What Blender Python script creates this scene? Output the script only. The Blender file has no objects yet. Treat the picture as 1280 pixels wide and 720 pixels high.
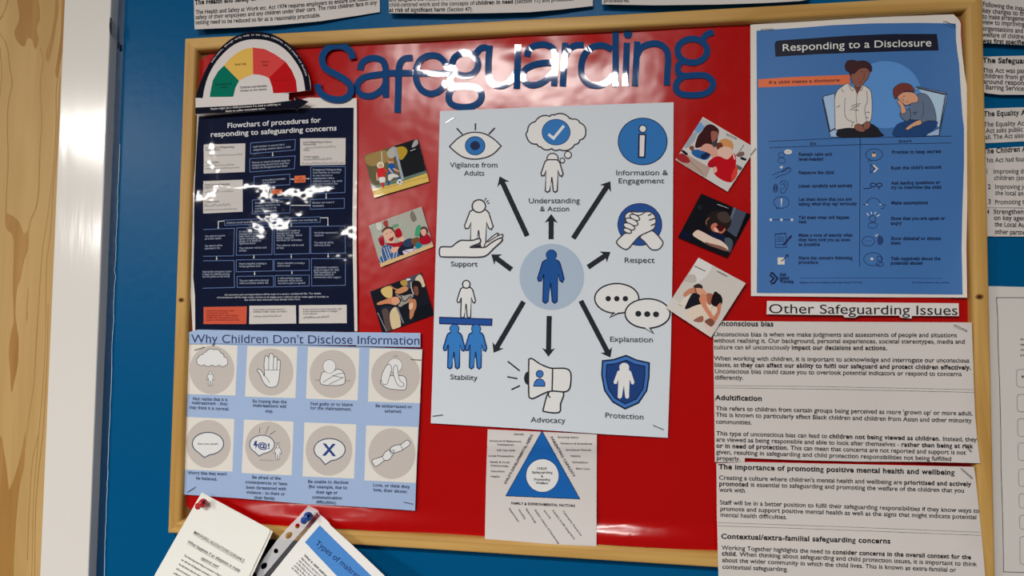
import bpy, math, random
from mathutils import Vector, Matrix
from mathutils.geometry import tessellate_polygon
random.seed(7)
SC = bpy.context.scene
COL = SC.collection
Z0 = 1.25            # height of the board's lower edge above the floor

# ---------------------------------------------------------------- camera
CAM = Vector((0.58613, -0.84492, 0.28552 + Z0))
FPX = 860.0
RV = Vector((0.0483428, -0.0074326, 0.1514872))
ROT = Matrix.Rotation(RV.length, 3, RV.normalized())
BASE = Matrix(((1, 0, 0), (0, 0, -1), (0, 1, 0)))
R3 = ROT @ BASE
cd = bpy.data.cameras.new('camera')
cam = bpy.data.objects.new('camera', cd)
COL.objects.link(cam)
cam.matrix_world = Matrix.Translation(CAM) @ R3.to_4x4()
cd.sensor_width = 36.0
cd.lens = FPX / 1280 * 36
cd.clip_start = 0.02
SC.camera = cam

# ---------------------------------------------------------------- world, lamps, exposure
w = bpy.data.worlds.new('room_light')
SC.world = w
w.use_nodes = True
w.node_tree.nodes['Background'].inputs[0].default_value = (1.0, 0.96, 0.92, 1)
w.node_tree.nodes['Background'].inputs[1].default_value = 0.10
def ceiling_lamp(x, y, sx, sy, power):
    l = bpy.data.lights.new('ceiling_lamp', 'AREA')
    l.shape = 'RECTANGLE'; l.size = sx; l.size_y = sy
    l.energy = power; l.color = (1.0, 0.965, 0.92)
    o = bpy.data.objects.new('ceiling_lamp', l)
    COL.objects.link(o); o.location = (x, y, 2.6)
ceiling_lamp(0.16, -2.08, 0.80, 0.16, 56)
ceiling_lamp(-2.35, -2.8, 0.6, 0.4, 76)
ceiling_lamp(-2.3, -5.1, 1.4, 1.1, 125)
ceiling_lamp(-6.0, -7.4, 0.6, 0.6, 200)
SC.view_settings.view_transform = 'Standard'
SC.view_settings.look = 'None'
SC.view_settings.exposure = 0.16
SC.view_settings.gamma = 1.0
SC.view_settings.use_curve_mapping = False

# ---------------------------------------------------------------- helpers
def lin(c):
    c /= 255.0
    return c / 12.92 if c <= 0.04045 else ((c + 0.055) / 1.055) ** 2.4
MATS = {}
def mat(rgb, fin='paper'):
    key = (tuple(rgb), fin)
    if key in MATS: return MATS[key]
    m = bpy.data.materials.new('%s_%d_%d_%d' % (fin, *rgb)); MATS[key] = m
    m.use_nodes = True
    nt = m.node_tree; b = nt.nodes['Principled BSDF']
    k = 1.3
    b.inputs['Base Color'].default_value = tuple(min(.86, lin(v) * k) for v in rgb) + (1,)
    F = {  # rough, specular, coat, coat rough, bump scale, bump distance, detail
        'paper': (.8, .25, 0, 0, 90, .00004, 2),
        'semi': (.45, .35, 0, 0, 14, .0006, 2),
        'lam': (1, 0, 1, .05, 15, .0017, 3),
        'film': (1, 0, .8, .05, 15, .0013, 2),
        'photo': (1, 0, .6, .07, 20, .0011, 2),
        'backing': (.2, .42, 0, 0, 10, .0022, 3),
        'foil': (1, 0, 1, .03, 8, .0006, 1),
        'gloss': (.35, .5, .6, .1, 40, .0001, 2),
        'metal': (.3, .5, 0, 0, 40, 0, 2)}[fin]
    b.inputs['Roughness'].default_value = F[0]
    b.inputs['Specular IOR Level'].default_value = F[1]
    b.inputs['Coat Weight'].default_value = F[2]
    b.inputs['Coat Roughness'].default_value = F[3]
    if fin == 'metal': b.inputs['Metallic'].default_value = 1
    if F[5]:
        g = nt.nodes.new('ShaderNodeNewGeometry')
        n = nt.nodes.new('ShaderNodeTexNoise')
        n.inputs['Scale'].default_value = F[4]; n.inputs['Detail'].default_value = F[6]
        bp = nt.nodes.new('ShaderNodeBump')
        bp.inputs['Strength'].default_value = 1; bp.inputs['Distance'].default_value = F[5]
        nt.links.new(g.outputs['Position'], n.inputs['Vector'])
        nt.links.new(n.outputs['Fac'], bp.inputs['Height'])
        if fin in ('lam', 'film', 'photo', 'foil'):
            nt.links.new(bp.outputs['Normal'], b.inputs['Coat Normal'])
        else:
            nt.links.new(bp.outputs['Normal'], b.inputs['Normal'])
    return m

def W(px, py, y):
    """point of the place seen at photo pixel (px, py) on the vertical plane Y = y"""
    d = R3 @ Vector(((px - 640) / FPX, -(py - 360) / FPX, -1))
    return CAM + d * ((y - CAM.y) / d.y)

def tag(o, label=None, cat=None, group=None, kind=None):
    if label: o['label'] = label
    if cat: o['category'] = cat
    if group: o['group'] = group
    if kind: o['kind'] = kind
    return o
def mesh_obj(name, verts, faces, mats, midx=None, parent=None, origin=None, smooth=False):
    me = bpy.data.meshes.new(name)
    if origin is None:
        if parent is not None: origin = parent.location.copy()
        else:
            origin = sum((Vector(v) for v in verts), Vector()) / max(1, len(verts))
    me.from_pydata([tuple(Vector(v) - origin) for v in verts], [], faces)
    for m in (mats if isinstance(mats, (list, tuple)) else [mats]): me.materials.append(m)
    if midx: me.polygons.foreach_set('material_index', midx)
    if smooth: me.polygons.foreach_set('use_smooth', [True] * len(me.polygons))
    me.update()
    o = bpy.data.objects.new(name, me); COL.objects.link(o)
    if parent is not None:
        o.parent = parent; o.location = origin - parent.location
    else: o.location = origin
    return o

def smooth(p, closed=False, n=5):
    p = [Vector(q).to_2d() for q in p]; N = len(p); out = []
    for i in range(N if closed else N - 1):
        a = p[(i - 1) % N] if closed or i > 0 else p[i]
        b = p[i]; c = p[(i + 1) % N]
        d = p[(i + 2) % N] if closed or i + 2 < N else c
        for k in range(n):
            t = k / n
            out.append(.5 * ((2 * b) + (c - a) * t + (2 * a - 5 * b + 4 * c - d) * t * t + (3 * b - a - 3 * c + d) * t ** 3))
    if not closed: out.append(p[-1])
    return [tuple(v) for v in out]
def ellp(cx, cy, rx, ry, n=32, a0=0, a1=2 * math.pi, rot=0):
    full = abs(a1 - a0 - 2 * math.pi) < 1e-6
    cr, sr = math.cos(rot), math.sin(rot); out = []
    for i in range(n if full else n + 1):
        a = a0 + (a1 - a0) * i / n
        x, y = rx * math.cos(a), ry * math.sin(a)
        out.append((cx + x * cr - y * sr, cy + x * sr + y * cr))
    return out
def scallop(p, bulge=.35, n=5):
    """closed cloud outline: an outward arc between each two cusps"""
    c = sum((Vector(q) for q in p), Vector((0, 0))) / len(p); out = []
    for i in range(len(p)):
        a = Vector(p[i]); b = Vector(p[(i + 1) % len(p)]); m = (a + b) / 2
        nrm = Vector((b.y - a.y, a.x - b.x)).normalized()
        if nrm.dot(m - c) < 0: nrm = -nrm
        h = (b - a).length * bulge
        for k in range(n):
            t = k / n
            out.append(tuple(a.lerp(b, t) + nrm * h * 4 * t * (1 - t)))
    return out
def ribbon(p, w, closed=False):
    """mitred ribbon as quads"""
    p = [Vector(q) for q in p]
    q = [p[0]]
    for v in p[1:]:
        if (v - q[-1]).length > 1e-4: q.append(v)
    p = q; N = len(p)
    if closed and (p[0] - p[-1]).length < 1e-4: p = p[:-1]; N -= 1
    if N < 2: return [], []
    L = []; Rr = []
    for i in range(N):
        a = p[i - 1] if (i > 0 or closed) else None
        b = p[(i + 1) % N] if (i < N - 1 or closed) else None
        d1 = (p[i] - a).normalized() if a is not None else None
        d2 = (b - p[i]).normalized() if b is not None else None
        if d1 is None: d1 = d2
        if d2 is None: d2 = d1
        t = d1 + d2
        if t.length < .3: t = d2
        t.normalize(); nn = Vector((-t.y, t.x))
        c = max(.5, abs(nn.dot(Vector((-d1.y, d1.x)))))
        L.append(p[i] + nn * (w / 2 / c)); Rr.append(p[i] - nn * (w / 2 / c))
    V = L + Rr; Fc = []
    for i in range(N if closed else N - 1):
        j = (i + 1) % N
        Fc.append((i, j, N + j, N + i))
    return [tuple(v) for v in V], Fc
def clip_half(poly, ax, val, keep_less):
    out = []; n = len(poly)
    for i in range(n):
        a = poly[i]; b = poly[(i + 1) % n]
        ia = (a[ax] <= val) == keep_less; ib = (b[ax] <= val) == keep_less
        if ia: out.append(a)
        if ia != ib and b[ax] != a[ax]:
            t = (val - a[ax]) / (b[ax] - a[ax])
            out.append((a[0] + (b[0] - a[0]) * t, a[1] + (b[1] - a[1]) * t))
    return out
def gridcut(poly, g):
    out = []
    xs = [q[0] for q in poly]; x0 = math.floor(min(xs) / g); x1 = math.ceil(max(xs) / g)
    for i in range(x0, x1):
        s = poly
        if i > x0: s = clip_half(s, 0, i * g, False)
        if i < x1 - 1: s = clip_half(s, 0, (i + 1) * g, True)
        if len(s) < 3: continue
        ys = [q[1] for q in s]; y0 = math.floor(min(ys) / g); y1 = math.ceil(max(ys) / g)
        for j in range(y0, y1):
            r = s
            if j > y0: r = clip_half(r, 1, j * g, False)
            if j < y1 - 1: r = clip_half(r, 1, (j + 1) * g, True)
            if len(r) >= 3: out.append(r)
    return out
def clip_convex(poly, hull):
    A = sum(hull[i][0] * hull[(i + 1) % len(hull)][1] - hull[(i + 1) % len(hull)][0] * hull[i][1] for i in range(len(hull)))
    s = 1 if A > 0 else -1
    for i in range(len(hull)):
        p = hull[i]; q = hull[(i + 1) % len(hull)]
        f = lambda v: s * ((q[0] - p[0]) * (v[1] - p[1]) - (q[1] - p[1]) * (v[0] - p[0]))
        out = []; n = len(poly)
        for k in range(n):
            a = poly[k]; b = poly[(k + 1) % n]; fa = f(a); fb = f(b)
            if fa >= 0: out.append(a)
            if (fa >= 0) != (fb >= 0):
                t = fa / (fa - fb); out.append((a[0] + (b[0] - a[0]) * t, a[1] + (b[1] - a[1]) * t))
        poly = out
        if len(poly) < 3: return []
    return poly
def tess(poly):
    t = tessellate_polygon([[Vector((a, b, 0)) for a, b in poly]])
    return t

# glyph shapes of Blender's own built-in font, cached as small flat meshes
GL = {}
def _txt(body, off, res):
    cu = bpy.data.curves.new('glyph', 'FONT'); cu.body = body; cu.size = 1
    cu.resolution_u = res; cu.offset = off; cu.fill_mode = 'FRONT'
    o = bpy.data.objects.new('glyph', cu); COL.objects.link(o)
    dg = bpy.context.evaluated_depsgraph_get()
    me = o.evaluated_get(dg).to_mesh()
    v = [(p.co.x, p.co.y) for p in me.vertices]; f = [tuple(p.vertices) for p in me.polygons]
    o.evaluated_get(dg).to_mesh_clear()
    bpy.data.objects.remove(o); bpy.data.curves.remove(cu)
    return v, f
def _wid(v): return (max(p[0] for p in v) - min(p[0] for p in v)) if v else 0
HH = _wid(_txt('HH', 0, 1)[0])
CAPH = max(p[1] for p in _txt('H', 0, 1)[0])
XH = max(p[1] for p in _txt('x', 0, 1)[0]); TOP = max(p[1] for p in _txt('d', 0, 1)[0]); XR = .74 * CAPH / XH
def glyph(ch, bold, res):
    k = (ch, bold, res)
    if k not in GL:
        off = .030 if bold else (.012 if res <= 3 else .003)
        if ch == 'g': off = min(off, .013)
        v, f = _txt(ch, off, res) if ch != ' ' else ([], [])
        adv = _wid(_txt('H' + ch + 'H', 0, 1)[0]) - HH + (.035 if bold else 0)
        if ch.islower():
            v = [(x_, y_ * XR if y_ <= XH else XH * XR + (y_ - XH) * (TOP - XH * XR) / (TOP - XH)) if y_ > 0 else (x_, y_) for x_, y_ in v]
        GL[k] = (v, f, adv)
    return GL[k]

class Sheet:
    def __init__(s, name, label, cat, outline, rgb, fin='paper', y=.008, yf=None, th=.0004, group=None, convex=False, grid=None, body=None):
        s.y = y; s.yf = yf; s.fin = fin; s.parts = []; s.L = 2.2e-4 if yf else 6e-5; s.wk = 1.0; s.L0 = s.L; s.step = 2.5e-5 if yf else 8e-6
        s.grid = grid if grid else (8 if yf else None)
        s.out = outline; s.hull = outline if convex else None; s.k = (0, 0, 1)
        V = []; Fc = []
        for tri in tess(outline):
            pl = [outline[i] for i in tri]
            for r in (gridcut(pl, s.grid) if s.grid else [pl]): Fc.append(s.weld(V, r, 0))
        s.keys = {}; Fc = [f for f in Fc if len(f) > 2]
        if th:
            dn = []
            for i in range(len(outline)):
                a = Vector(outline[i]); c = Vector(outline[(i + 1) % len(outline)])
                m = max(1, int((c - a).length / (s.grid or 1e9))); dn += [tuple(a.lerp(c, t / m)) for t in range(m)]
            b = len(V); n = len(dn)
            V += [s.map(p, 0) for p in dn] + [s.map(p, 0) + Vector((0, th, 0)) for p in dn]
            Fc += [(b + i, b + (i + 1) % n, b + n + (i + 1) % n, b + n + i) for i in range(n)]
        s.root = mesh_obj(name, V, Fc, body or mat(rgb, fin), smooth=bool(yf))
        tag(s.root, label, cat, group)
    def map(s, p, off):
        return W(p[0], p[1], (s.yf(p[0], p[1]) if s.yf else s.y) - off)
    keys = None
    def weld(s, V, pts, off):
        if s.keys is None: s.keys = {}
        f = []
        for p in pts:
            k = (round(p[0] * 200), round(p[1] * 200))
            if k not in s.keys: s.keys[k] = len(V); V.append(s.map(p, off))
            if s.keys[k] not in f: f.append(s.keys[k])
        return tuple(f)
    def fr(s, x0, y0, k): s.k = (x0, y0, k); return s
    def q(s, p): return (s.k[0] + p[0] / s.k[2], s.k[1] + p[1] / s.k[2])
    def part(s, name, label=None):
        s.M = max(getattr(s, 'M', 0), s.L); s.L = s.M if name in ('printed_text', 'caption', 'title') else s.L0
        s.parts.append(dict(name=name, V=[], F=[], M=[], mats=[], label=label)); return s
    def lock(s): s.L += s.step; s.L0 = s.L; return s
    def _mi(s, rgb):
        m = mat(rgb, s.fin); P = s.parts[-1]
        if m not in P['mats']: P['mats'].append(m)
        return P['mats'].index(m)
    def _add(s, polys, rgb):
        P = s.parts[-1]; mi = s._mi(rgb); s.keys = {}
        for pl in polys:
            if s.hull:
                pl = clip_convex(pl, s.hull)
                if len(pl) < 3: continue
            for r in (gridcut(pl, s.grid) if s.grid else [pl]):
                f = s.weld(P['V'], r, s.L)
                if len(f) > 2: P['F'].append(f); P['M'].append(mi)
    def poly(s, pts, rgb):
        pts = [s.q(p) for p in pts]; s.L += s.step
        s._add([[pts[i] for i in t] for t in tess(pts)], rgb); return s
    def ell(s, cx, cy, rx, ry, rgb, n=28): return s.poly(ellp(cx, cy, rx, ry, n), rgb)
    def line(s, pts, w, rgb, closed=False):
        pts = [s.q(p) for p in pts]; s.L += s.step
        V, F = ribbon(pts, w * s.wk, closed)
        s._add([[V[i] for i in f] for f in F], rgb); return s
    def shape(s, pts, fill, stroke, w):
        if fill: s.poly(pts, fill)
        if stroke: s.line(list(pts), w, stroke, True)
        return s
    def text(s, body, A, B, cap, rgb, up=None, sag=0, bold=False, res=2, under=0):
        """body between baseline ends A and B (crop units), cap height in photo pixels"""
        A = Vector(s.q(A)); B = Vector(s.q(B)); d = B - A
        if up == 'perp': u = Vector((d.y, -d.x)).normalized()
        elif up: u = Vector(up)
        else: u = Vector((0, -1))
        k = cap / CAPH; x = 0; run = []; b = bold
        for piece in body.split('**'):
            for ch in piece: run.append((ch, b))
            b = not b
        tot = sum(glyph(c, bb, res)[2] for c, bb in run)
        P = s.parts[-1]; mi = s._mi(rgb)
        for c, bb in run:
            v, f, adv = glyph(c, bb, res)
            b0 = len(P['V'])
            for (gx, gy) in v:
                t = (x + gx) / tot
                pp = A + d * t + u * (gy * k); pp.y += sag * 4 * t * (1 - t)
                P["V"].append(s.map(pp, s.L + (1.5e-4 if s.yf else 4e-5)))
            for ff in f: P['F'].append(tuple(b0 + i for i in ff)); P['M'].append(mi)
            x += adv
        if under:
            o = -u * 1.1
            V, F = ribbon([A + o, B + o], under)
            s._add([[V[i] for i in ff] for ff in F], rgb)
        return s
    def build(s):
        for P in s.parts:
            if not P['F']: continue
            o = mesh_obj(P['name'], P['V'], P['F'], P['mats'], P['M'], s.root, smooth=bool(s.yf))
            if P['label']: o['label'] = P['label']
            if P['name'] in ('printed_text', 'handwriting', 'caption', 'title'): o['kind'] = 'stuff'
        return s.root

BODY = [(-.092, .187), (-.155, .23), (-.2475, .53), (-.23, .5875), (-.175, .58), (-.135, .46), (-.15, .965), (-.105, .998), (-.055, .965), (-.005, .62),
        (.0275, .965), (.07, .998), (.115, .965), (.1325, .46), (.17, .58), (.215, .605), (.245, .54), (.17, .255), (.1325, .205), (.095, .187)]
def figure(s, cx, top, h, fill, stroke, w, wide=1.0, head=True):
    """little pictogram person; units of the current crop frame"""
    b = [(cx + x * h * wide, top + y * h) for x, y in BODY]
    s.shape(b, fill, stroke, w)
    if head: s.shape(ellp(cx, top + .105 * h, .1 * h, .105 * h, 20), fill, stroke, w)
# ---------------------------------------------------------------- setting materials
def nodes(name):
    m = bpy.data.materials.new(name); m.use_nodes = True
    return m, m.node_tree, m.node_tree.nodes['Principled BSDF']
def wood(name, c1, c2, axis, dist=.0004, rough=.45, scale=1.0, contrast=(.35, .75)):
    m, nt, b = nodes(name)
    g = nt.nodes.new('ShaderNodeNewGeometry'); mp = nt.nodes.new('ShaderNodeMapping')
    sc = [34 * scale] * 3; sc[axis] = 2.6 * scale
    mp.inputs['Scale'].default_value = sc
    n = nt.nodes.new('ShaderNodeTexNoise'); n.inputs['Scale'].default_value = 1.4; n.inputs['Detail'].default_value = 5; n.inputs['Distortion'].default_value = .8
    r = nt.nodes.new('ShaderNodeValToRGB')
    r.color_ramp.elements[0].position = contrast[0]; r.color_ramp.elements[0].color = tuple(lin(v) * 1.25 for v in c1) + (1,)
    r.color_ramp.elements[1].position = contrast[1]; r.color_ramp.elements[1].color = tuple(lin(v) * 1.25 for v in c2) + (1,)
    bp = nt.nodes.new('ShaderNodeBump'); bp.inputs['Distance'].default_value = dist
    L = nt.links.new
    L(g.outputs['Position'], mp.inputs['Vector']); L(mp.outputs[0], n.inputs['Vector']); L(n.outputs['Fac'], r.inputs['Fac'])
    L(r.outputs[0], b.inputs['Base Color']); L(n.outputs['Fac'], bp.inputs['Height']); L(bp.outputs[0], b.inputs['Normal'])
    b.inputs['Roughness'].default_value = rough; b.inputs['Specular IOR Level'].default_value = .3
    return m
M_PINE_H = wood('pine_across', (172, 130, 66), (202, 163, 96), 0)
M_PINE_V = wood('pine_upright', (172, 130, 66), (200, 161, 94), 2)
M_PLY = wood('plywood_face', (172, 137, 82), (191, 157, 102), 2, .0002, .5, .55)
def painted(name, rgb, rough, spec, scale, dist, stretch=None, coat=0, k=1.3):
    m, nt, b = nodes(name)
    b.inputs['Base Color'].default_value = tuple(min(.86, lin(v) * k) for v in rgb) + (1,)
    b.inputs['Roughness'].default_value = rough; b.inputs['Specular IOR Level'].default_value = spec
    b.inputs['Coat Weight'].default_value = coat; b.inputs['Coat Roughness'].default_value = .12
    g = nt.nodes.new('ShaderNodeNewGeometry'); mp = nt.nodes.new('ShaderNodeMapping')
    mp.inputs['Scale'].default_value = stretch or (1, 1, 1)
    n = nt.nodes.new('ShaderNodeTexNoise'); n.inputs['Scale'].default_value = scale; n.inputs['Detail'].default_value = 3
    bp = nt.nodes.new('ShaderNodeBump'); bp.inputs['Distance'].default_value = dist
    nt.links.new(g.outputs['Position'], mp.inputs['Vector']); nt.links.new(mp.outputs[0], n.inputs['Vector'])
    nt.links.new(n.outputs['Fac'], bp.inputs['Height']); nt.links.new(bp.outputs[0], b.inputs['Normal'])
    return m
M_WALL = painted('blue_wall_paint', (0, 78, 124), .3, .1, 60, .0003)
M_TRIM = painted('white_gloss_paint', (214, 208, 202), .14, .5, 60, .00022, (1, 1, .12))
M_CAULK = painted('blue_sealant', (0, 50, 86), .5, .4, 80, .0006)
M_CORK = painted('brown_pinboard_face', (120, 82, 50), .9, .1, 300, .002)

def box(name, x0, x1, y0, y1, z0, z1, m, parent=None, bev=0):
    V = [(x, y, z) for x in (x0, x1) for y in (y0, y1) for z in (z0, z1)]
    F = [(0, 1, 3, 2), (4, 6, 7, 5), (0, 4, 5, 1), (2, 3, 7, 6), (0, 2, 6, 4), (1, 5, 7, 3)]
    o = mesh_obj(name, V, F, m, parent=parent)
    if bev:
        md = o.modifiers.new('bevel', 'BEVEL'); md.width = bev; md.segments = 3
    return o
# ---------------------------------------------------------------- the wall and its trim
tag(box('wall_back', -1.6, 3.2, .016, .12, 0, 2.6, M_WALL), kind='structure')
tag(box('trim_1', -.1868, -.1135, -.001, .016, 0, 2.3, M_TRIM, bev=.0015), kind='structure')
# sealant bead between trim and wall, then the raised paint edge beside it
V = []; F = []
N = 90
for i in range(N + 1):
    z = .9 + 1.3 * i / N
    wv = .0012 * math.sin(i * 1.3) + .001 * math.sin(i * .37 + 1)
    for (dx, dy) in ((-.001, .0132), (.0008 + wv * .5, .0138), (.0042 + wv * .4, .0143), (.0085, .0159)):
        V.append((-.1135 + dx, dy, z))
for i in range(N):
    for j in range(3):
        a = i * 4 + j; F.append((a, a + 1, a + 5, a + 4))
tag(mesh_obj('trim_2', V, F, M_CAULK, smooth=True), kind='structure')
# thin split in the paint where the sealant has shrunk
S = Sheet('trim_3', None, None, [W(0, 0, 0) and q for q in []] or [(146, 236), (147, 236), (147, 240)], (200, 210, 215), 'paper', y=.0135, th=0)
pts = [(150, 180), (147.5, 236), (146.5, 270), (145, 300), (144.5, 325), (143.2, 338), (144.2, 346), (142.5, 362), (142, 400), (140, 430), (139.3, 470), (137.8, 505), (136, 545), (135, 580), (133.6, 620), (132, 660), (130.6, 700), (129.5, 760)]
rr = random.Random(3); pp = []
for i in range(len(pts) - 1):
    for k in range(5):
        t = k / 5; pp.append((pts[i][0] + (pts[i + 1][0] - pts[i][0]) * t + rr.uniform(-.35, .35), pts[i][1] + (pts[i + 1][1] - pts[i][1]) * t))
bpy.data.objects.remove(S.root)
V, F = ribbon(pp, .5)
tag(mesh_obj('trim_3', [W(a, b, .0138) for a, b in V], F, mat((190, 205, 215))), kind='structure')
# dark chips where the trim's paint has come away
for nm, pl in (('trim_4', [(137.5, 22), (139.3, 22), (139.8, 36), (139, 45), (137.2, 41), (136.6, 32)]), ):
    o = mesh_obj(nm, [W(a, b, -.0012) for a, b in pl], [tuple(range(len(pl)))], mat((30, 30, 40))); tag(o, kind='structure')
pl = [(146.5, 53), (149.5, 52), (149.8, 60), (146.8, 62)]
tag(mesh_obj('trim_5', [W(a, b, .0095) for a, b in pl], [tuple(range(len(pl)))], mat((20, 30, 50))), kind='structure')

# ---------------------------------------------------------------- plywood door panel
ply = box('plywood_panel', -.75, -.1872, .001, .016, .35, 2.2, M_PLY)
tag(ply, 'varnished pine plywood panel left of the white trim', 'wooden panel')
def grain(name, rgb, polys, lines, label=None):
    V = []; F = []
    y = .00085 - grain.n * .00005; grain.n += 1
    for p in polys:
        p = smooth(p, True, 4)
        b = len(V); V += [W(a, c, y) for a, c in p]; F += [tuple(b + i for i in t) for t in tess(p)]
    for p, w_ in lines:
        v, f = ribbon(smooth(p, False, 5), w_)
        b = len(V); V += [W(a, c, y) for a, c in v]; F += [tuple(b + i for i in t) for t in f]
    tag(mesh_obj(name, V, F, M_GR[rgb], parent=ply), label, kind='stuff')
grain.n = 0
M_GR = {'a': wood('grain_brown', (150, 106, 48), (168, 126, 68), 2, .0002, .5, 1), 'b': wood('grain_line', (156, 118, 64), (176, 138, 84), 2, .0002, .5, 1)}
grain('wood_grain', 'a', [
    [(22, -10), (44, -10), (50, 20), (46, 35), (48, 50), (44, 62), (40, 50), (34, 48), (30, 58), (22, 52), (18, 40), (24, 22)],
    [(70, -10), (73, 10), (70, 30), (66, 55), (61, 76), (57, 72), (58, 62), (63, 48), (68, 20)],
    [(78, -10), (82, -5), (80, 50), (75, 80), (72, 98), (69, 90), (72, 70), (76, 40)],
    [(7, 268), (16, 270), (24, 278), (30, 292), (35, 288), (35, 310), (31, 322), (28, 335), (25, 350), (21, 362), (19, 390), (21, 410), (23, 425), (22, 455), (17, 480), (14, 490), (13, 470), (11, 440), (14, 415), (17, 400), (16, 360), (17, 320), (16, 295), (8, 286)],
    [(0, 545), (4, 560), (8, 585), (11, 611), (14, 606), (20, 590), (28, 560), (31, 540), (30, 580), (24, 610), (20, 650), (17, 700), (14, 760), (-20, 760), (-20, 545)],
    ], [])
grain('wood_grain', 'b', [], [
    ([(-5, 30), (5, 15), (12, -10)], 2), ([(-3, 38), (5, 50), (10, 65), (12, 85), (15, 105), (10, 130), (9, 165), (10, 200), (8, 240), (7, 268)], 1.3),
    ([(50, 60), (54, 75), (51, 95), (50, 120), (52, 150), (50, 178)], 1.2), ([(50, 178), (49, 205), (48, 240), (44, 262), (38, 275), (35, 290)], 1.5),
    ([(72, 95), (70, 115), (70, 150), (69, 180), (66, 215), (62, 250), (58, 280), (53, 310), (50, 350), (48, 380), (45, 430), (42, 480), (36, 520), (31, 560)], 1.0),
    ([(75, 95), (73, 140), (70, 200), (66, 240), (63, 290), (58, 330), (57, 390), (56, 440), (52, 500), (48, 545), (42, 620), (40, 700), (38, 760)], .9),
    ([(60, 380), (59, 440), (56, 500), (53, 545), (47, 600), (44, 650), (43, 760)], 1.0), ([(35, 360), (33, 400), (35, 390)], .7),
    ([(0, 60), (2, 90), (0, 120)], 1.2), ([(47, 545), (40, 580), (36, 640), (34, 700)], 1.0)])
# eye in the upper grain
grain('wood_grain', 'c', [[(20, 28), (23, 26), (25, 36), (23, 46), (19, 44), (18, 36)]], []) if False else None

# ---------------------------------------------------------------- the notice board
BW, BH = 1.0, .66674
board = bpy.data.objects.new('notice_board', None); COL.objects.link(board)
board.location = (BW / 2, .016, Z0)
tag(board, 'large pine framed notice board fixed on the blue wall', 'notice board')
box('backing_board', .008, BW - .008, .0125, .016, Z0 + .008, Z0 + BH - .008, M_CORK, board)
PROF = [(0, .016), (0, .0022), (.0008, .0006), (.0022, 0), (.0128, 0), (.0150, .0006), (.0165, .002), (.0174, .0042), (.0178, .0125)]
cor = [(0, BH), (BW, BH), (BW, 0), (0, 0)]; inn = [(1, -1), (-1, -1), (-1, 1), (1, 1)]
for e, (nm, mm) in enumerate((('top', M_PINE_H), ('r', M_PINE_V), ('b', M_PINE_H), ('l', M_PINE_V))):
    a, b = e, (e + 1) % 4; V = []; F = []
    NSEG = 24
    for (d, y) in PROF:
        A = Vector((cor[a][0] + inn[a][0] * d, y, Z0 + cor[a][1] + inn[a][1] * d)); Bv = Vector((cor[b][0] + inn[b][0] * d, y, Z0 + cor[b][1] + inn[b][1] * d))
        V += [A, Bv]
    for i in range(len(PROF) - 1): F.append((2 * i, 2 * i + 1, 2 * i + 3, 2 * i + 2))
    F.append(tuple(2 * i for i in range(len(PROF)))); F.append(tuple(2 * i + 1 for i in reversed(range(len(PROF)))))
    o = mesh_obj('frame_rail', V, F, mm, parent=board)
    frail = o
    if nm in 'lr':
        kx, ky = (226.5, 375) if nm == 'l' else (1224.5, 371)
        c0 = W(kx, ky, -.0002)
        for r_, colr, off in ((.0042, (140, 100, 50), 0), (.0028, (92, 56, 26), .0001), (.0015, (40, 24, 14), .0002)):
            pts = [c0 + Vector((r_ * 1.1 * math.cos(t * .5236) * (1 + .1 * math.sin(t * 2.1)), -off, r_ * .8 * math.sin(t * .5236))) for t in range(12)]
            kn = mesh_obj('knot', pts, [tuple(range(12))], mat(colr), parent=board)
            kn['label'] = 'dark round knot in the pine frame'

# ---------------------------------------------------------------- red backing paper
def gs(x, c, s): return math.exp(-((x - c) / s) ** 2)
def y_red(x, y):
    v = .0108
    yb = 664 + (x - 440) * .058                      # rolls forward along its lower edge
    t = max(0., min(1., (y - (yb - 34)) / 26.))
    amp = .0078 * (.55 + .45 * math.sin(x * .017 + 1.0))
    v -= amp * t * t * (3 - 2 * t)
    v -= .0012 * gs(x, 665, 120) * gs(y, 60, 16) * (1 + .8 * math.sin(x * .07))
    v -= .0006 * math.sin(x * .03 + y * .012)
    return v
red_out = [(250, 75), (262, 68), (300, 63.5), (330, 62), (400, 58), (500, 53), (660, 44.5), (700, 42), (820, 35.5), (938, 31.5), (1100, 26), (1190, 24), (1199, 30), (1204, 24), (1209, 34), (1213, 250), (1216, 400), (1219, 560), (1222, 700),
           (1060, 697), (897, 689), (747, 680.5), (690, 675), (606, 670.5), (540, 667.5), (470, 664), (440, 661.5), (330, 656), (262, 652), (243, 640), (233, 632), (238, 400)]
Sheet('backing_paper', 'shiny red poster paper covering the inside of the notice board', 'backing paper', red_out, (162, 0, 0), 'backing', yf=y_red, th=.0002, grid=5).build()

NAVY = (18, 36, 82); INK = (34, 34, 40); DNAVY = (8, 16, 40); WHITE = (222, 219, 214); GREYLINE = (64, 66, 72)

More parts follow.
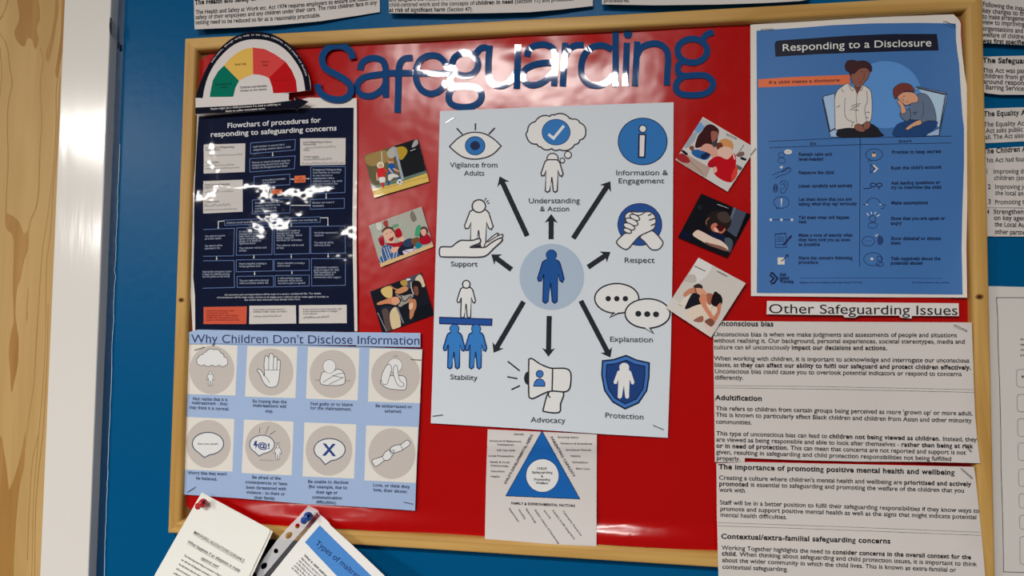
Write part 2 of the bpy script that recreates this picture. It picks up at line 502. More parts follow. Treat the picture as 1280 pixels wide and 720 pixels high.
# ---------------------------------------------------------------- risk dial, top left
s = Sheet('risk_dial_cutout', 'laminated half-round dial with green, yellow and red sectors, top left corner', 'poster',
    [(220 + a / 5.333, 20 + b / 5.333) for a, b in smooth([(130, 545), (150, 480), (180, 400), (225, 310), (290, 220), (370, 150), (450, 115), (530, 105), (620, 115), (700, 150), (780, 210), (840, 290), (880, 380), (897, 450)], False, 4) +
     [(900, 498), (862, 498), (808, 506), (700, 515), (752, 515), (752, 563), (792, 562), (788, 540), (884, 570), (800, 632), (793, 616), (560, 634), (300, 646), (130, 658)]],
    (205, 198, 196), 'film', y=-.0012).fr(220, 20, 5.333)
s.part('dial_scale')
outer = smooth([(130, 545), (150, 480), (180, 400), (225, 310), (290, 220), (370, 150), (450, 115), (530, 105), (620, 115), (700, 150), (780, 210), (840, 290), (880, 380), (900, 498)], False, 4)
inner = smooth([(178, 548), (190, 480), (215, 400), (255, 325), (310, 255), (380, 195), (450, 165), (520, 155), (600, 162), (680, 190), (750, 245), (810, 325), (845, 400), (862, 498)], False, 4)
s.poly(outer + inner[::-1], (12, 14, 30))
s.poly([(225, 540), (228, 515), (245, 430), (280, 370), (320, 330), (420, 432), (395, 480), (382, 538)], (0, 104, 84))
s.poly([(320, 330), (355, 288), (400, 250), (450, 222), (512, 210), (514, 388), (480, 400), (440, 420), (420, 432)], (214, 172, 84))
s.poly([(512, 210), (590, 220), (660, 255), (730, 305), (620, 414), (590, 400), (550, 390), (514, 388)], (198, 66, 64))
s.poly([(730, 305), (770, 360), (800, 430), (808, 506), (648, 515), (642, 475), (630, 440), (620, 412)], (176, 16, 22))
s.poly([(130, 610), (400, 598), (640, 580), (700, 572), (796, 560), (788, 540), (884, 570), (800, 632), (793, 616), (560, 634), (300, 646), (130, 655)], (12, 14, 30))
s.line([(648, 430), (720, 428), (780, 425)], .5, (130, 10, 14))
s.part('printed_text')
T = s.text
T('No additional', (262, 462), (372, 456), 2.2, (10, 40, 40)); T('needs', (295, 482), (340, 479), 2.2, (10, 40, 40))
T('Early help', (392, 330), (468, 324), 2.4, (70, 45, 20)); T('Child in', (566, 312), (622, 310), 2.3, (110, 16, 22)); T('need', (575, 334), (612, 332), 2.3, (110, 16, 22))
T('Children and families', (425, 484), (606, 472), 2.6, INK); T('remain at the centre', (427, 505), (604, 494), 2.6, INK)
T('There might be a child protection if a child is suffering or', (228, 626), (700, 594), 2.2, (210, 205, 200)); T('likely to suffer immediate harm.', (330, 641), (598, 622), 2.2, (210, 205, 200))
msg = 'Information, through early help to the right children, young people and families'
mid = smooth([(152, 545), (170, 480), (195, 400), (238, 318), (298, 238), (375, 172), (450, 140), (525, 130), (610, 139), (690, 170), (765, 228), (825, 308), (862, 390), (880, 470)], False, 12)
acc = [0]
for i in range(1, len(mid)): acc.append(acc[-1] + math.dist(mid[i], mid[i - 1]))
def at_len(L_):
    for i in range(1, len(mid)):
        if acc[i] >= L_:
            t = (L_ - acc[i - 1]) / (acc[i] - acc[i - 1]); return (mid[i - 1][0] + (mid[i][0] - mid[i - 1][0]) * t, mid[i - 1][1] + (mid[i][1] - mid[i - 1][1]) * t)
    return mid[-1]
st = (acc[-1] - 320) / len(msg)
for i, ch in enumerate(msg):
    if ch != ' ':
        T(ch, at_len(250 + i * st), at_len(250 + (i + .92) * st), 2.0, (205, 200, 200), up='perp')
s.build()

# ---------------------------------------------------------------- flowchart
def y_flow(x, y):
    v = .0082
    v -= .0022 * gs(x, 237, 9)
    v -= .0010 * gs(y, 236, 26) * (1 + .5 * math.sin(x * .11))
    v -= .0006 * math.sin(x * .05 + y * .03)
    return v
s = Sheet('flowchart_poster', 'dark navy laminated flowchart poster with white boxes, left side of board', 'poster',
    [(243.5, 131), (300, 134), (368, 127), (385, 122), (446, 122.8), (446.3, 200), (445.5, 300), (446.8, 414), (241, 416), (239, 380), (235, 330), (235, 290), (237, 250), (238, 225), (241, 180), (243.5, 145)], (212, 206, 200), 'lam', yf=y_flow, grid=8)
s.part('navy_panel')
s.poly([(248.3, 145.8), (300, 141), (380, 135), (442, 134.6), (441.5, 200), (440.4, 275), (441, 324), (443, 414), (244, 415), (243.7, 370), (241.5, 346), (242.6, 300), (242.5, 271), (243.5, 229), (245.6, 187)], (10, 18, 44)); s.lock()
s.fr(230, 125, 4.8).part('title')
s.text('Flowchart of procedures for', (258, 168), (820, 134), 6.0, WHITE, res=3)
s.text('responding to safeguarding concerns', (158, 222), (917, 182), 6.0, WHITE, res=3)
LB = (96, 120, 168); TX = (150, 160, 180)
def flowbox(pts, lines=(), fill=None, tc=TX, cap=2.3):
    s.part('flow_box')
    if fill: s.poly(pts, fill)
    else: s.line(pts, .7, LB, True)
    (x0, y0), (x1, y1) = pts[0], pts[1]
    sl = (y1 - y0) / (x1 - x0)
    for t, dx, dy, wd in lines: s.text(t, (x0 + dx, y0 + dy + dx * sl), (x0 + dx + wd, y0 + dy + (dx + wd) * sl), cap, tc)
def scribble(x0, y0, x1, y1, h, n, seed, w_=.5):
    r = random.Random(seed); p = []
    for i in range(n * 3 + 1):
        t = i / (n * 3); p.append((x0 + (x1 - x0) * t + r.uniform(-2, 2), y0 + (y1 - y0) * t - (h if i % 2 else 0) * r.uniform(.3, 1)))
    s.line(smooth(p, False, 3), w_, (92, 90, 96))
PC = (196, 190, 186)
flowbox([(110, 268), (368, 260), (365, 432), (112, 442)], [('Designated Safeguarding', 18, 24, 172), ('Lead Officer:', 18, 38, 90), ('Contact number:', 18, 112, 84)], PC, (84, 84, 92))
scribble(128, 338, 350, 330, 12, 9, 1); scribble(128, 396, 300, 392, 10, 8, 2); scribble(128, 416, 335, 408, 8, 9, 3)
flowbox([(108, 487), (352, 478), (352, 670), (104, 682)], [('Deputy Designated Safeguarding', 16, 28, 150), ('Lead Officer:', 16, 44, 76), ('Contact number:', 16, 130, 90)], PC, (84, 84, 92))
scribble(122, 558, 300, 550, 14, 8, 4); scribble(120, 642, 280, 634, 16, 7, 5); scribble(120, 664, 320, 656, 10, 9, 6)
flowbox([(697, 230), (970, 228), (968, 388), (697, 393)], [('Local Safeguarding Children', 18, 28, 172), ('Partnership:', 18, 42, 80), ('Office:', 18, 76, 40), ('Contact details:', 18, 116, 96)], PC, (84, 84, 92))
scribble(726, 292, 915, 284, 14, 9, 7); scribble(718, 362, 888, 358, 14, 9, 8); scribble(706, 386, 962, 382, 12, 11, 9)
flowbox([(400, 258), (668, 236), (665, 300), (398, 322)], [('Staff member or person has a', 14, 30, 190), ('safeguarding concern about a child', 14, 48, 225)])
flowbox([(395, 352), (667, 335), (662, 412), (395, 432)], [('Discuss or record all details using the', 12, 30, 230), ('safeguarding record form and then', 12, 46, 225), ('contact the Designated lead officer', 12, 62, 215)])
flowbox([(420, 460), (635, 445), (635, 508), (420, 520)], [('Is the child at immediate', 50, 30, 140), ('risk of harm?', 50, 46, 80)])
flowbox([(663, 455), (730, 452), (729, 494), (662, 497)], [('NO', 26, 20, 20), ('Not at risk', 12, 34, 46)], (208, 104, 68), (120, 50, 40))
flowbox([(528, 538), (590, 536), (589, 562), (528, 565)], [('YES', 22, 20, 26)], (208, 104, 68), (120, 50, 40))
flowbox([(410, 600), (637, 588), (636, 678), (410, 682)], [('Designated Safeguarding Lead', 16, 24, 170), ('makes a referral to the', 16, 42, 150), ('local authority or the', 16, 58, 130), ('police if appropriate', 16, 74, 130)])
flowbox([(760, 400), (968, 398), (965, 555), (763, 562)], [('Designated Safeguarding', 12, 24, 172), ('Lead decides to monitor', 12, 41, 166), ('to use internal or', 12, 58, 120), ('organisation refers', 12, 75, 130), ('relevant action, e.g. early', 12, 92, 178), ('help and monitors the', 12, 108, 150), ('situation whilst an', 12, 125, 130), ('agreed outcome', 12, 142, 116)])
flowbox([(758, 597), (962, 590), (962, 650), (758, 655)], [('Monitor and review if', 12, 26, 130), ('necessary', 12, 44, 70)])
for a, b in (((532, 312), (532, 330)), ((637, 475), (653, 475)), ((730, 472), (746, 472)), ((853, 560), (853, 584)), ((520, 680), (520, 698)), ((520, 522), (522, 590))):
    s.part('flow_arrow').line([a, b], .8, WHITE)
    dx, dy = (0, 1) if a[0] == b[0] or abs(a[0] - b[0]) < 5 else (1, 0)
    s.poly([(b[0] - 6 * dy, b[1] - 6 * dx), (b[0] + 6 * dy, b[1] + 6 * dx), (b[0] + 8 * dx, b[1] + 8 * dy)], WHITE)
s.part('flow_arrow').line([(640, 632), (758, 632)], .9, WHITE)
s.fr(230, 255, 4.364)
flowbox([(220, 88), (743, 70), (743, 100), (222, 116)], [('Children social care will decide what response is required within one working day.', 10, 20, 500)])
s.part('flow_arrow').line([(220, 92), (187, 95), (187, 128)], .9, WHITE); s.part('flow_arrow').line([(743, 75), (785, 75), (785, 112)], .9, WHITE)
for x, a, b in ((187, 122, 130), (785, 106, 114), (380, 106, 120), (585, 101, 116), (178, 285, 300), (381, 278, 293), (585, 272, 290), (786, 268, 287), (385, 368, 383), (589, 362, 377)):
    s.part('flow_arrow').line([(x, a), (x, b)], .8, WHITE); s.poly([(x - 5, b - 2), (x + 5, b - 2), (x, b + 6)], WHITE)
flowbox([(95, 140), (275, 132), (270, 283), (90, 285)], [('The referral requires', 18, 42, 112), ('no further action', 18, 56, 90), ('The referrer will be', 18, 95, 96), ('informed of this', 18, 109, 84)])
flowbox([(288, 130), (482, 125), (480, 275), (285, 280)], [('A referral is made to', 12, 26, 130), ('assessment team if child', 12, 39, 150), ('may have experienced', 12, 52, 145), ('harm including any', 12, 65, 130), ('abuse or is likely to', 12, 78, 120), ('significant harm', 12, 91, 90), ('The referrer will be told', 12, 116, 150), ('of this', 12, 130, 40)])
flowbox([(492, 125), (685, 122), (685, 270), (492, 275)], [('A referral is made to', 12, 26, 130), ('assessment of need', 12, 39, 125), ('early help and', 12, 52, 140), ('family support', 12, 65, 95), ('services or activities', 12, 78, 140), ('The referrer will be told', 12, 106, 150), ('of this', 12, 120, 40)])
flowbox([(692, 122), (878, 120), (880, 268), (692, 270)], [('No further assessment is', 18, 40, 130), ('required', 18, 54, 50), ('The referrer will be', 18, 94, 106), ('informed of this', 18, 108, 88)])
flowbox([(90, 310), (273, 308), (275, 455), (88, 460)], [('Appropriate emergency action', 10, 64, 158), ('is taken by children services', 10, 78, 150), ('and the police to the family', 10, 91, 150)])
flowbox([(285, 305), (485, 302), (485, 365), (285, 370)], [('Need is identified, including as', 16, 26, 150), ('having significant harm', 16, 40, 118)])
flowbox([(492, 302), (683, 300), (683, 362), (492, 365)], [('Need is identified, as having a', 16, 26, 150), ('child in need', 16, 40, 70)])
flowbox([(695, 298), (880, 298), (880, 443), (697, 447)], [('Organisation considers', 14, 52, 132), ('giving of support for child,', 14, 66, 138), ('help assessment and', 14, 79, 120), ('ensuring additional', 14, 92, 108), ('services and other support', 14, 106, 148)])
flowbox([(290, 395), (487, 392), (488, 452), (290, 455)], [('The court team will be informed', 12, 28, 160), ('child is at further serious risk', 12, 42, 158)])
flowbox([(497, 390), (683, 388), (683, 447), (497, 452)], [('A child and family support', 14, 20, 130), ('assessment will be carried', 14, 33, 136), ('out and a plan is agreed', 14, 47, 150)])
s.part('printed_text')
s.text('All concerns and correspondence will be kept in a secure, confidential file. The details,', (220, 500), (750, 492), 2.1, (176, 180, 190))
s.text('circumstances will be kept under review at all stages and a referral will be made again if needed, as', (180, 514), (790, 510), 2.1, (176, 180, 190))
s.text("the child's best interests must always come first.", (330, 528), (635, 524), 2.1, (176, 180, 190))
s.part('contact_card').poly([(97, 562), (343, 558), (340, 655), (95, 655)], (196, 84, 62)); s.part('contact_card').poly([(357, 555), (610, 553), (612, 652), (355, 655)], (200, 194, 190)); s.part('contact_card').poly([(627, 552), (887, 550), (888, 650), (627, 652)], (200, 194, 190))
s.part('printed_text')
for i, (t, wd) in enumerate((('If you are worried about a child', 150), ('and cannot reach the', 120), ('designated lead or their deputy,', 176), ('contact the local authority or the', 170), ('police on the numbers given here', 180))):
    s.text(t, (122, 586 + i * 12.5), (122 + wd, 586 + i * 12.5), 1.9, (130, 44, 36))
s.text('If you have a concern about a', (378, 580), (550, 578), 1.9, (100, 98, 100)); s.text('member of staff, contact our leader:', (378, 592), (562, 590), 1.9, (100, 98, 100))
s.text('If your concern is about the leader, talk', (648, 578), (860, 576), 1.9, (100, 98, 100)); s.text('to the registered owner or manager', (648, 590), (840, 588), 1.9, (100, 98, 100)); s.text('or the inspector', (648, 603), (728, 602), 1.9, (100, 98, 100))
scribble(380, 618, 530, 614, 12, 8, 11, .6); scribble(650, 624, 790, 620, 12, 8, 12, .6)
s.build()

# ---------------------------------------------------------------- heading strip and reasons poster
LBL = (150, 172, 206)
s = Sheet('heading_strip', "light blue paper strip reading Why Children Don't Disclose Information", 'heading strip',
    [(220 + a / 4, 405 + b / 4) for a, b in [(64, 40), (110, 28), (640, 38), (1222, 45), (1222, 116), (905, 111), (900, 106), (500, 102), (200, 98), (110, 100), (66, 100)]], LBL, 'semi', y=.0055).fr(220, 405, 4)
s.part('printed_text').text("Why Children Don't Disclose Information", (76, 94), (1221, 104), 10.2, (20, 42, 92), res=6, sag=-.4)
s.build()
s = Sheet('reasons_poster', 'light blue poster of eight grey circle icons below the Why Children heading', 'poster',
    [(234.5, 427), (300, 429), (430, 433), (528, 436.5), (526, 470), (524.5, 515), (521, 580), (518.8, 638.3), (440, 633), (370, 629), (300, 623), (228.6, 618), (230, 560), (232, 515)], LBL, 'semi', y=.0068).fr(220, 405, 4)
s.wk = 1.4; BEI = (216, 208, 200); CIR = (184, 176, 170)
tiles = [([(62, 98), (308, 108), (297, 358), (55, 350)], (180, 230, 112, 122)), ([(357, 110), (607, 114), (597, 371), (345, 363)], (475, 240, 112, 118)),
    ([(660, 115), (917, 122), (908, 382), (650, 373)], (784, 250, 116, 120)), ([(968, 122), (1231, 130), (1220, 396), (960, 388)], (1098, 258), )]
for k, (sq, c) in enumerate(tiles):
    s.part('icon_tile').poly(sq, BEI); s.ell(*((c if len(c) == 4 else (1098, 258, 122, 125)) + (CIR, 48)))
s.lock(); s.lock()
DK = (60, 64, 78); PW = (222, 219, 214)
s.part('cloud_drawing').shape(scallop([(105, 190), (112, 168), (135, 153), (150, 140), (190, 128), (225, 145), (240, 165), (258, 185), (250, 207), (215, 205), (180, 205), (140, 203), (112, 203)], .22), PW, DK, .55)
figure(s, 172, 236, 74, PW, DK, .4)
s.part('raised_hand_drawing')
s.shape(smooth([(442, 235), (440, 205), (443, 175), (447, 160), (455, 158), (462, 168), (466, 160), (468, 150), (477, 147), (486, 152), (489, 168), (497, 162), (505, 168), (507, 182), (514, 178), (521, 185), (521, 205), (518, 250), (512, 290), (500, 312), (470, 317), (448, 305), (432, 282), (420, 252), (406, 235), (408, 226), (420, 228), (432, 240), (442, 258)], True, 3), PW, DK, .6)
for a, b in (((464, 168), (463, 228)), ((488, 168), (486, 228)), ((506, 182), (504, 230))): s.line([a, b], .5, DK)
s.line([(446, 230), (515, 230)], .4, DK); s.line(smooth([(436, 255), (455, 272), (468, 295)]), .4, DK)
s.part('hugging_figure_drawing')
s.line([(694, 280), (872, 284)], .4, DK)
s.shape(smooth([(735, 240), (722, 270), (722, 295), (740, 305), (800, 308), (838, 300), (846, 280), (842, 250), (828, 232), (805, 226), (780, 240)], True, 4), PW, DK, .6)
s.ell(767, 212, 33, 35, DK, 30); s.ell(767, 212, 31, 33, PW, 30)
s.line(smooth([(735, 292), (770, 270), (810, 250), (838, 246)]), .5, DK); s.line(smooth([(765, 302), (800, 285), (840, 266)]), .5, DK); s.line(smooth([(780, 255), (800, 262), (832, 268)]), .5, DK)
s.part('ashamed_figure_drawing')
s.shape(smooth([(1045, 262), (1025, 280), (1026, 300), (1060, 322), (1120, 330), (1148, 325), (1153, 290), (1145, 265), (1120, 258)], True, 4), PW, DK, .6)
s.ell(1095, 207, 37, 37, DK, 30); s.ell(1095, 207, 35, 35, PW, 30)
s.shape(smooth([(1072, 205), (1055, 205), (1035, 240), (1026, 275), (1035, 300), (1055, 300), (1068, 262), (1078, 225)], True, 4), PW, DK, .5)
s.shape(smooth([(1092, 210), (1104, 208), (1110, 240), (1118, 280), (1140, 300), (1128, 315), (1106, 300), (1090, 262), (1086, 230)], True, 4), PW, DK, .5)
s.line([(1088, 158), (1092, 166)], .4, DK); s.line([(1098, 154), (1098, 164)], .4, DK); s.line([(1108, 157), (1105, 166)], .4, DK)
s.part('printed_text')
CAPT = (22, 32, 70)
def cap_lines(ls, cap=3.9):
    for t, x0, y0, x1, y1 in ls: s.text(t, (x0, y0), (x1, y1), cap, CAPT)
cap_lines([('Not realise that it is', 84, 381, 258, 386), ('maltreatment - they', 78, 401, 258, 407), ('may think it is normal.', 66, 424, 266, 433), ('Be hoping that the', 382, 393, 553, 397), ('maltreatment will', 384, 414, 551, 420), ('stop.', 446, 442, 486, 444),
    ('Feel guilty or to blame', 672, 406, 884, 411), ('for the maltreatment.', 672, 427, 878, 434), ('Be embarrassed or', 997, 416, 1180, 422), ('ashamed.', 1043, 442, 1130, 445)])
s.fr(220, 515, 4)
for sq, c in (([(50, 25), (292, 35), (282, 298), (40, 288)], (162, 160, 112, 120)), ([(340, 38), (588, 48), (578, 317), (328, 305)], (460, 172, 114, 124)), ([(642, 52), (902, 62), (890, 333), (633, 322)], (765, 193, 117, 125)), ([(951, 67), (1210, 75), (1200, 355), (942, 342)], (1080, 208, 118, 127))):
    s.part('icon_tile').poly(sq, BEI); s.ell(*(c + (CIR, 48)))
def bubble(cx, cy, rx, ry, tail, w_, fill=PW, st=DK):
    e = ellp(cx, cy, rx, ry, 48)
    i = min(range(48), key=lambda k: math.dist(e[k], tail)); 
    e = [q for k, q in enumerate(e) if min((k - i) % 48, (i - k) % 48) > 2]
    # insert the tail between the cut ends
    j = max(range(len(e)), key=lambda k: math.dist(e[k], e[(k + 1) % len(e)]))
    e = e[:j + 1] + [tail] + e[j + 1:]
    s.shape(e, fill, st, w_)
s.lock(); s.lock()
s.part('speech_bubble_drawing'); bubble(160, 158, 78, 56, (142, 228), .9, st=(56, 66, 92)); s.text('Are you sure?!', (108, 163), (211, 164), 2.0, INK, bold=True)
s.part('angry_bubble_drawing'); bubble(430, 162, 62, 46, (415, 221), .8, st=(56, 66, 92))
s.poly([(395, 145), (406, 143), (402, 160), (410, 160), (396, 186), (398, 168), (386, 168)], (30, 58, 122)); s.text('@!', (408, 178), (472, 184), 6.4, (30, 58, 122), bold=True, res=4)
for a, b in (((420, 78), (417, 106)), ((465, 70), (446, 112)), ((497, 94), (468, 114))): s.line([a, b], .5, DK)
for x in (503, 510, 517): s.line([(x, 150), (x - 1, 160)], .35, DK)
s.line([(418, 240), (488, 243)], 1.2, (158, 152, 150)); figure(s, 509, 165, 76, PW, DK, .4)
s.part('cross_bubble_drawing'); bubble(768, 188, 78, 55, (746, 263), .9, st=(56, 66, 92)); s.text('X', (736, 216), (798, 219), 14.2, (30, 58, 122), bold=True, res=4)
s.part('joined_hands_drawing')
s.shape(smooth([(982, 240), (1030, 222), (1046, 200), (1075, 185), (1092, 195), (1080, 220), (1062, 240), (1040, 245), (1002, 272), (988, 262)], True, 4), PW, DK, .6)
s.shape(smooth([(1070, 192), (1078, 175), (1100, 165), (1125, 162), (1150, 142), (1165, 145), (1170, 162), (1135, 188), (1110, 200), (1088, 205)], True, 4), PW, DK, .6)
s.line([(1120, 160), (1133, 186)], .5, DK); s.line([(1030, 222), (1043, 244)], .5, DK)
for k in range(4): s.line([(1066 + k * 7, 192 - k * 2), (1078 + k * 6, 214 - k * 5)], .4, DK)
s.part('printed_text')
cap_lines([("Worry that they won't", 58, 311, 254, 318), ('be believed.', 100, 338, 206, 344), ('Be afraid of the', 380, 333, 524, 340), ('consequences or have', 346, 357, 556, 367), ('been threatened with', 350, 384, 551, 392), ('violence - to them or', 352, 408, 545, 418), ('their family.', 391, 435, 497, 440),
    ('Be unable to disclose', 659, 355, 862, 360), ('(for example, due to', 662, 380, 856, 386), ('their age or', 700, 408, 808, 411), ('communication', 680, 433, 830, 438), ('difficulties).', 700, 457, 804, 461), ('Love, or think they', 984, 372, 1168, 382), ('love, their abuser.', 986, 396, 1160, 406)])
s.build()
# ---------------------------------------------------------------- title cut out of foil card
def letter(label, x0, y0, k, strokes, wd=8.0, lift=0.0):
    """strokes: list of (points, closed); every letter is one flat piece of card"""
    V = []; F = []; M = []
    for n, (p, closed, w_) in enumerate(strokes):
        P = [(x0 + a / k, y0 + b / k) for a, b in p]
        v, f = ribbon(P, w_ or wd, closed)
        y = -.0012 - n * 1e-5
        b = len(V); m = len(v)
        cx = sum(q[0] for q in v) / m
        fy = lambda a, c: y + y_red(a, c) - lift
        V += [W(a, c, fy(a, c)) for a, c in v] + [W(a, c, fy(a, c)) + Vector((0, .0006, 0)) for a, c in v]
        F += [tuple(b + i for i in q) for q in f]
        h = m // 2; seg = h if closed else h - 1
        for i in range(seg):
            j = (i + 1) % h
            F.append((b + i, b + m + i, b + m + j, b + j)); F.append((b + h + i, b + h + j, b + m + h + j, b + m + h + i))
        if not closed: F += [(b, b + h, b + m + h, b + m), (b + h - 1, b + m + h - 1, b + m + m - 1, b + m - 1)]
    o = mesh_obj('letter', V, F, mat((18, 64, 114), 'foil'))
    tag(o, label, 'letter', 'navy cut-out letters of the title Safeguarding')
S_ = lambda p, c=False, n=6: (smooth(p, c, n), c, None)
Ln = lambda *p: (list(p), False, None)
A7 = (380, 20, 4.571); A8 = (640, 20, 4.571)
letter('navy cut-out capital letter S that starts the title', *A7, [S_([(278, 245), (266, 205), (230, 176), (180, 170), (135, 185), (106, 225), (106, 270), (130, 305), (185, 335), (240, 368), (266, 405), (260, 450), (222, 474), (175, 476), (125, 462), (88, 430), (75, 388)])], 8.4, .0034)
letter('navy cut-out letter a between the S and the f', *A7, [S_([(320, 308), (332, 268), (368, 244), (415, 242), (452, 260), (466, 300), (467, 350), (467, 466)]), S_([(467, 330), (400, 338), (340, 352), (306, 388), (308, 428), (340, 455), (390, 455), (440, 425), (467, 385)])])
letter('navy cut-out letter f with a dropping stem in the title', *A7, [S_([(534, 552), (538, 420), (541, 310), (550, 268), (575, 244), (620, 238)]), Ln((470, 326), (628, 326))])
letter('navy cut-out letter e after the f in the title', *A7, [S_([(640, 326), (735, 328), (822, 322), (806, 268), (768, 232), (715, 226), (665, 252), (640, 305), (643, 370), (672, 422), (722, 444), (770, 430), (798, 400), (812, 372)], False, 5)])
letter('first navy cut-out letter g, between e and u', *A7, [S_(ellp(920, 276, 74, 66, 16), True, 3), S_([(982, 215), (1008, 186), (1045, 178)]), S_([(862, 320), (838, 350), (838, 385), (862, 402), (920, 402), (978, 408), (1012, 440), (1005, 485), (960, 515), (895, 520), (842, 502), (826, 465), (838, 420), (862, 400)])])
letter('navy cut-out letter u in the middle of the title', *A7, [S_([(1060, 168), (1054, 250), (1054, 330), (1068, 378), (1108, 398), (1152, 392), (1192, 358), (1216, 310)]), Ln((1222, 164), (1216, 415))])
letter('second navy cut-out letter a, between u and r', *A8, [S_([(85, 232), (98, 190), (140, 166), (195, 164), (236, 188), (248, 230), (246, 300), (240, 400)]), S_([(247, 266), (180, 268), (115, 282), (70, 312), (62, 352), (85, 385), (130, 394), (185, 372), (238, 322)])])
letter('navy cut-out letter r in the second half of the title', *A8, [Ln((304, 152), (290, 402)), S_([(300, 235), (322, 192), (360, 168), (410, 164)])])
letter('navy cut-out letter d with the tall shiny stem', *A8, [S_([(572, 190), (520, 168), (462, 176), (415, 218), (396, 285), (402, 345), (440, 388), (500, 396), (550, 372), (582, 335)]), Ln((592, 48), (592, 405))])
letter('navy cut-out letter i with a round dot', *A8, [Ln((656, 152), (648, 400)), (ellp(662, 103, 12.5, 12.5, 20), True, 5.4)])
letter('navy cut-out letter n near the end of the title', *A8, [Ln((716, 145), (702, 400)), S_([(714, 225), (738, 182), (785, 160), (840, 160), (880, 190), (892, 240), (888, 320), (884, 396)])])
letter('last navy cut-out letter g that ends the title', *A8, [S_(ellp(1030, 198, 85, 68, 16), True, 3), S_([(1092, 130), (1112, 106), (1152, 90)]), S_([(972, 258), (948, 288), (952, 325), (985, 342), (1050, 338), (1110, 342), (1146, 375), (1140, 415), (1095, 445), (1020, 452), (960, 442), (936, 410), (950, 368), (985, 342)])])

# ---------------------------------------------------------------- six printed photographs
def photo(label, fr, quad, base, shapes, y=.0084, fin='photo', yf=None):
    x0, y0, k = fr
    s = Sheet('photograph', label, 'photograph', [(x0 + a / k, y0 + b / k) for a, b in quad], base, fin, y=y, convex=True, group='printed photographs on the red paper')
    s.fr(*fr).part('picture')
    for it in shapes:
        if it[0] == 'p': s.poly(it[1], it[2])
        elif it[0] == 's': s.poly(smooth(it[1], True, 4), it[2])
        elif it[0] == 'e': s.ell(*it[1], it[2])
        else: s.line(smooth(it[1]), it[3], it[2])
    s.build()
SK = (206, 158, 128)
photo('photo of two footballers, red shirt and blue shirt, left of the diagram', (445, 160, 8), [(80, 275), (615, 105), (732, 535), (182, 698)], (60, 58, 44), [
    ('p', [(80, 275), (380, 180), (460, 520), (150, 600)], (96, 88, 62)), ('s', [(90, 285), (200, 240), (300, 225), (320, 330), (180, 380), (110, 360)], (150, 124, 74)),
    ('p', [(390, 180), (620, 100), (700, 440), (460, 520)], (26, 28, 32)), ('s', [(400, 200), (470, 185), (512, 220), (500, 270), (450, 320), (410, 270)], (172, 140, 44)),
    ('s', [(310, 240), (380, 185), (400, 260), (370, 300), (330, 300)], (170, 166, 158)), ('s', [(580, 130), (610, 115), (620, 160), (570, 195), (560, 180)], (160, 158, 160)),
    ('p', [(145, 590), (460, 500), (700, 425), (712, 460), (165, 625)], (96, 116, 104)),
    ('p', [(158, 615), (430, 545), (708, 450), (740, 540), (180, 705)], (206, 176, 92)), ('l', [(170, 640), (400, 570), (715, 490)], (150, 112, 60), .5),
    ('l', [(255, 235), (262, 345)], (196, 200, 190), 1.0), ('l', [(390, 190), (420, 320), (468, 515)], (150, 160, 176), 3.2),
    ('e', (245, 372, 36, 34), (222, 208, 186)), ('e', (247, 376, 22, 22), SK), ('s', [(212, 415), (245, 402), (280, 400), (290, 440), (288, 492), (228, 500), (212, 460)], (196, 34, 40)), ('s', [(206, 440), (220, 500), (218, 528), (206, 520), (202, 470)], SK), ('s', [(280, 405), (318, 432), (312, 444), (284, 425)], (206, 60, 50)),
    ('s', [(228, 500), (288, 492), (290, 540), (262, 555), (240, 545)], (214, 214, 220)), ('s', [(250, 550), (280, 548), (280, 600), (262, 590)], (178, 26, 34)),
    ('e', (348, 332, 30, 30), (196, 150, 122)), ('s', [(322, 318), (350, 300), (378, 315), (380, 330), (340, 335)], (150, 104, 66)), ('s', [(325, 365), (365, 352), (395, 395), (375, 425), (380, 460), (330, 465), (322, 420)], (20, 82, 158)),
    ('s', [(332, 400), (372, 448), (362, 456), (326, 412)], SK), ('s', [(378, 400), (428, 430), (424, 440), (376, 416)], SK),
    ('s', [(325, 468), (380, 458), (425, 478), (422, 500), (380, 495), (340, 528), (322, 515)], (206, 202, 198)), ('s', [(318, 530), (338, 535), (330, 575), (318, 572)], (16, 74, 140)), ('s', [(412, 490), (440, 498), (436, 522), (415, 515)], (16, 74, 140)),
    ('e', (437, 540, 30, 29), (224, 222, 224)), ('e', (437, 540, 9, 9), (30, 30, 40)), ('e', (418, 528, 5, 5), (30, 30, 40)), ('e', (458, 530, 5, 5), (30, 30, 40)), ('e', (428, 560, 5, 5), (30, 30, 40)), ('e', (455, 556, 5, 4), (30, 30, 40))])
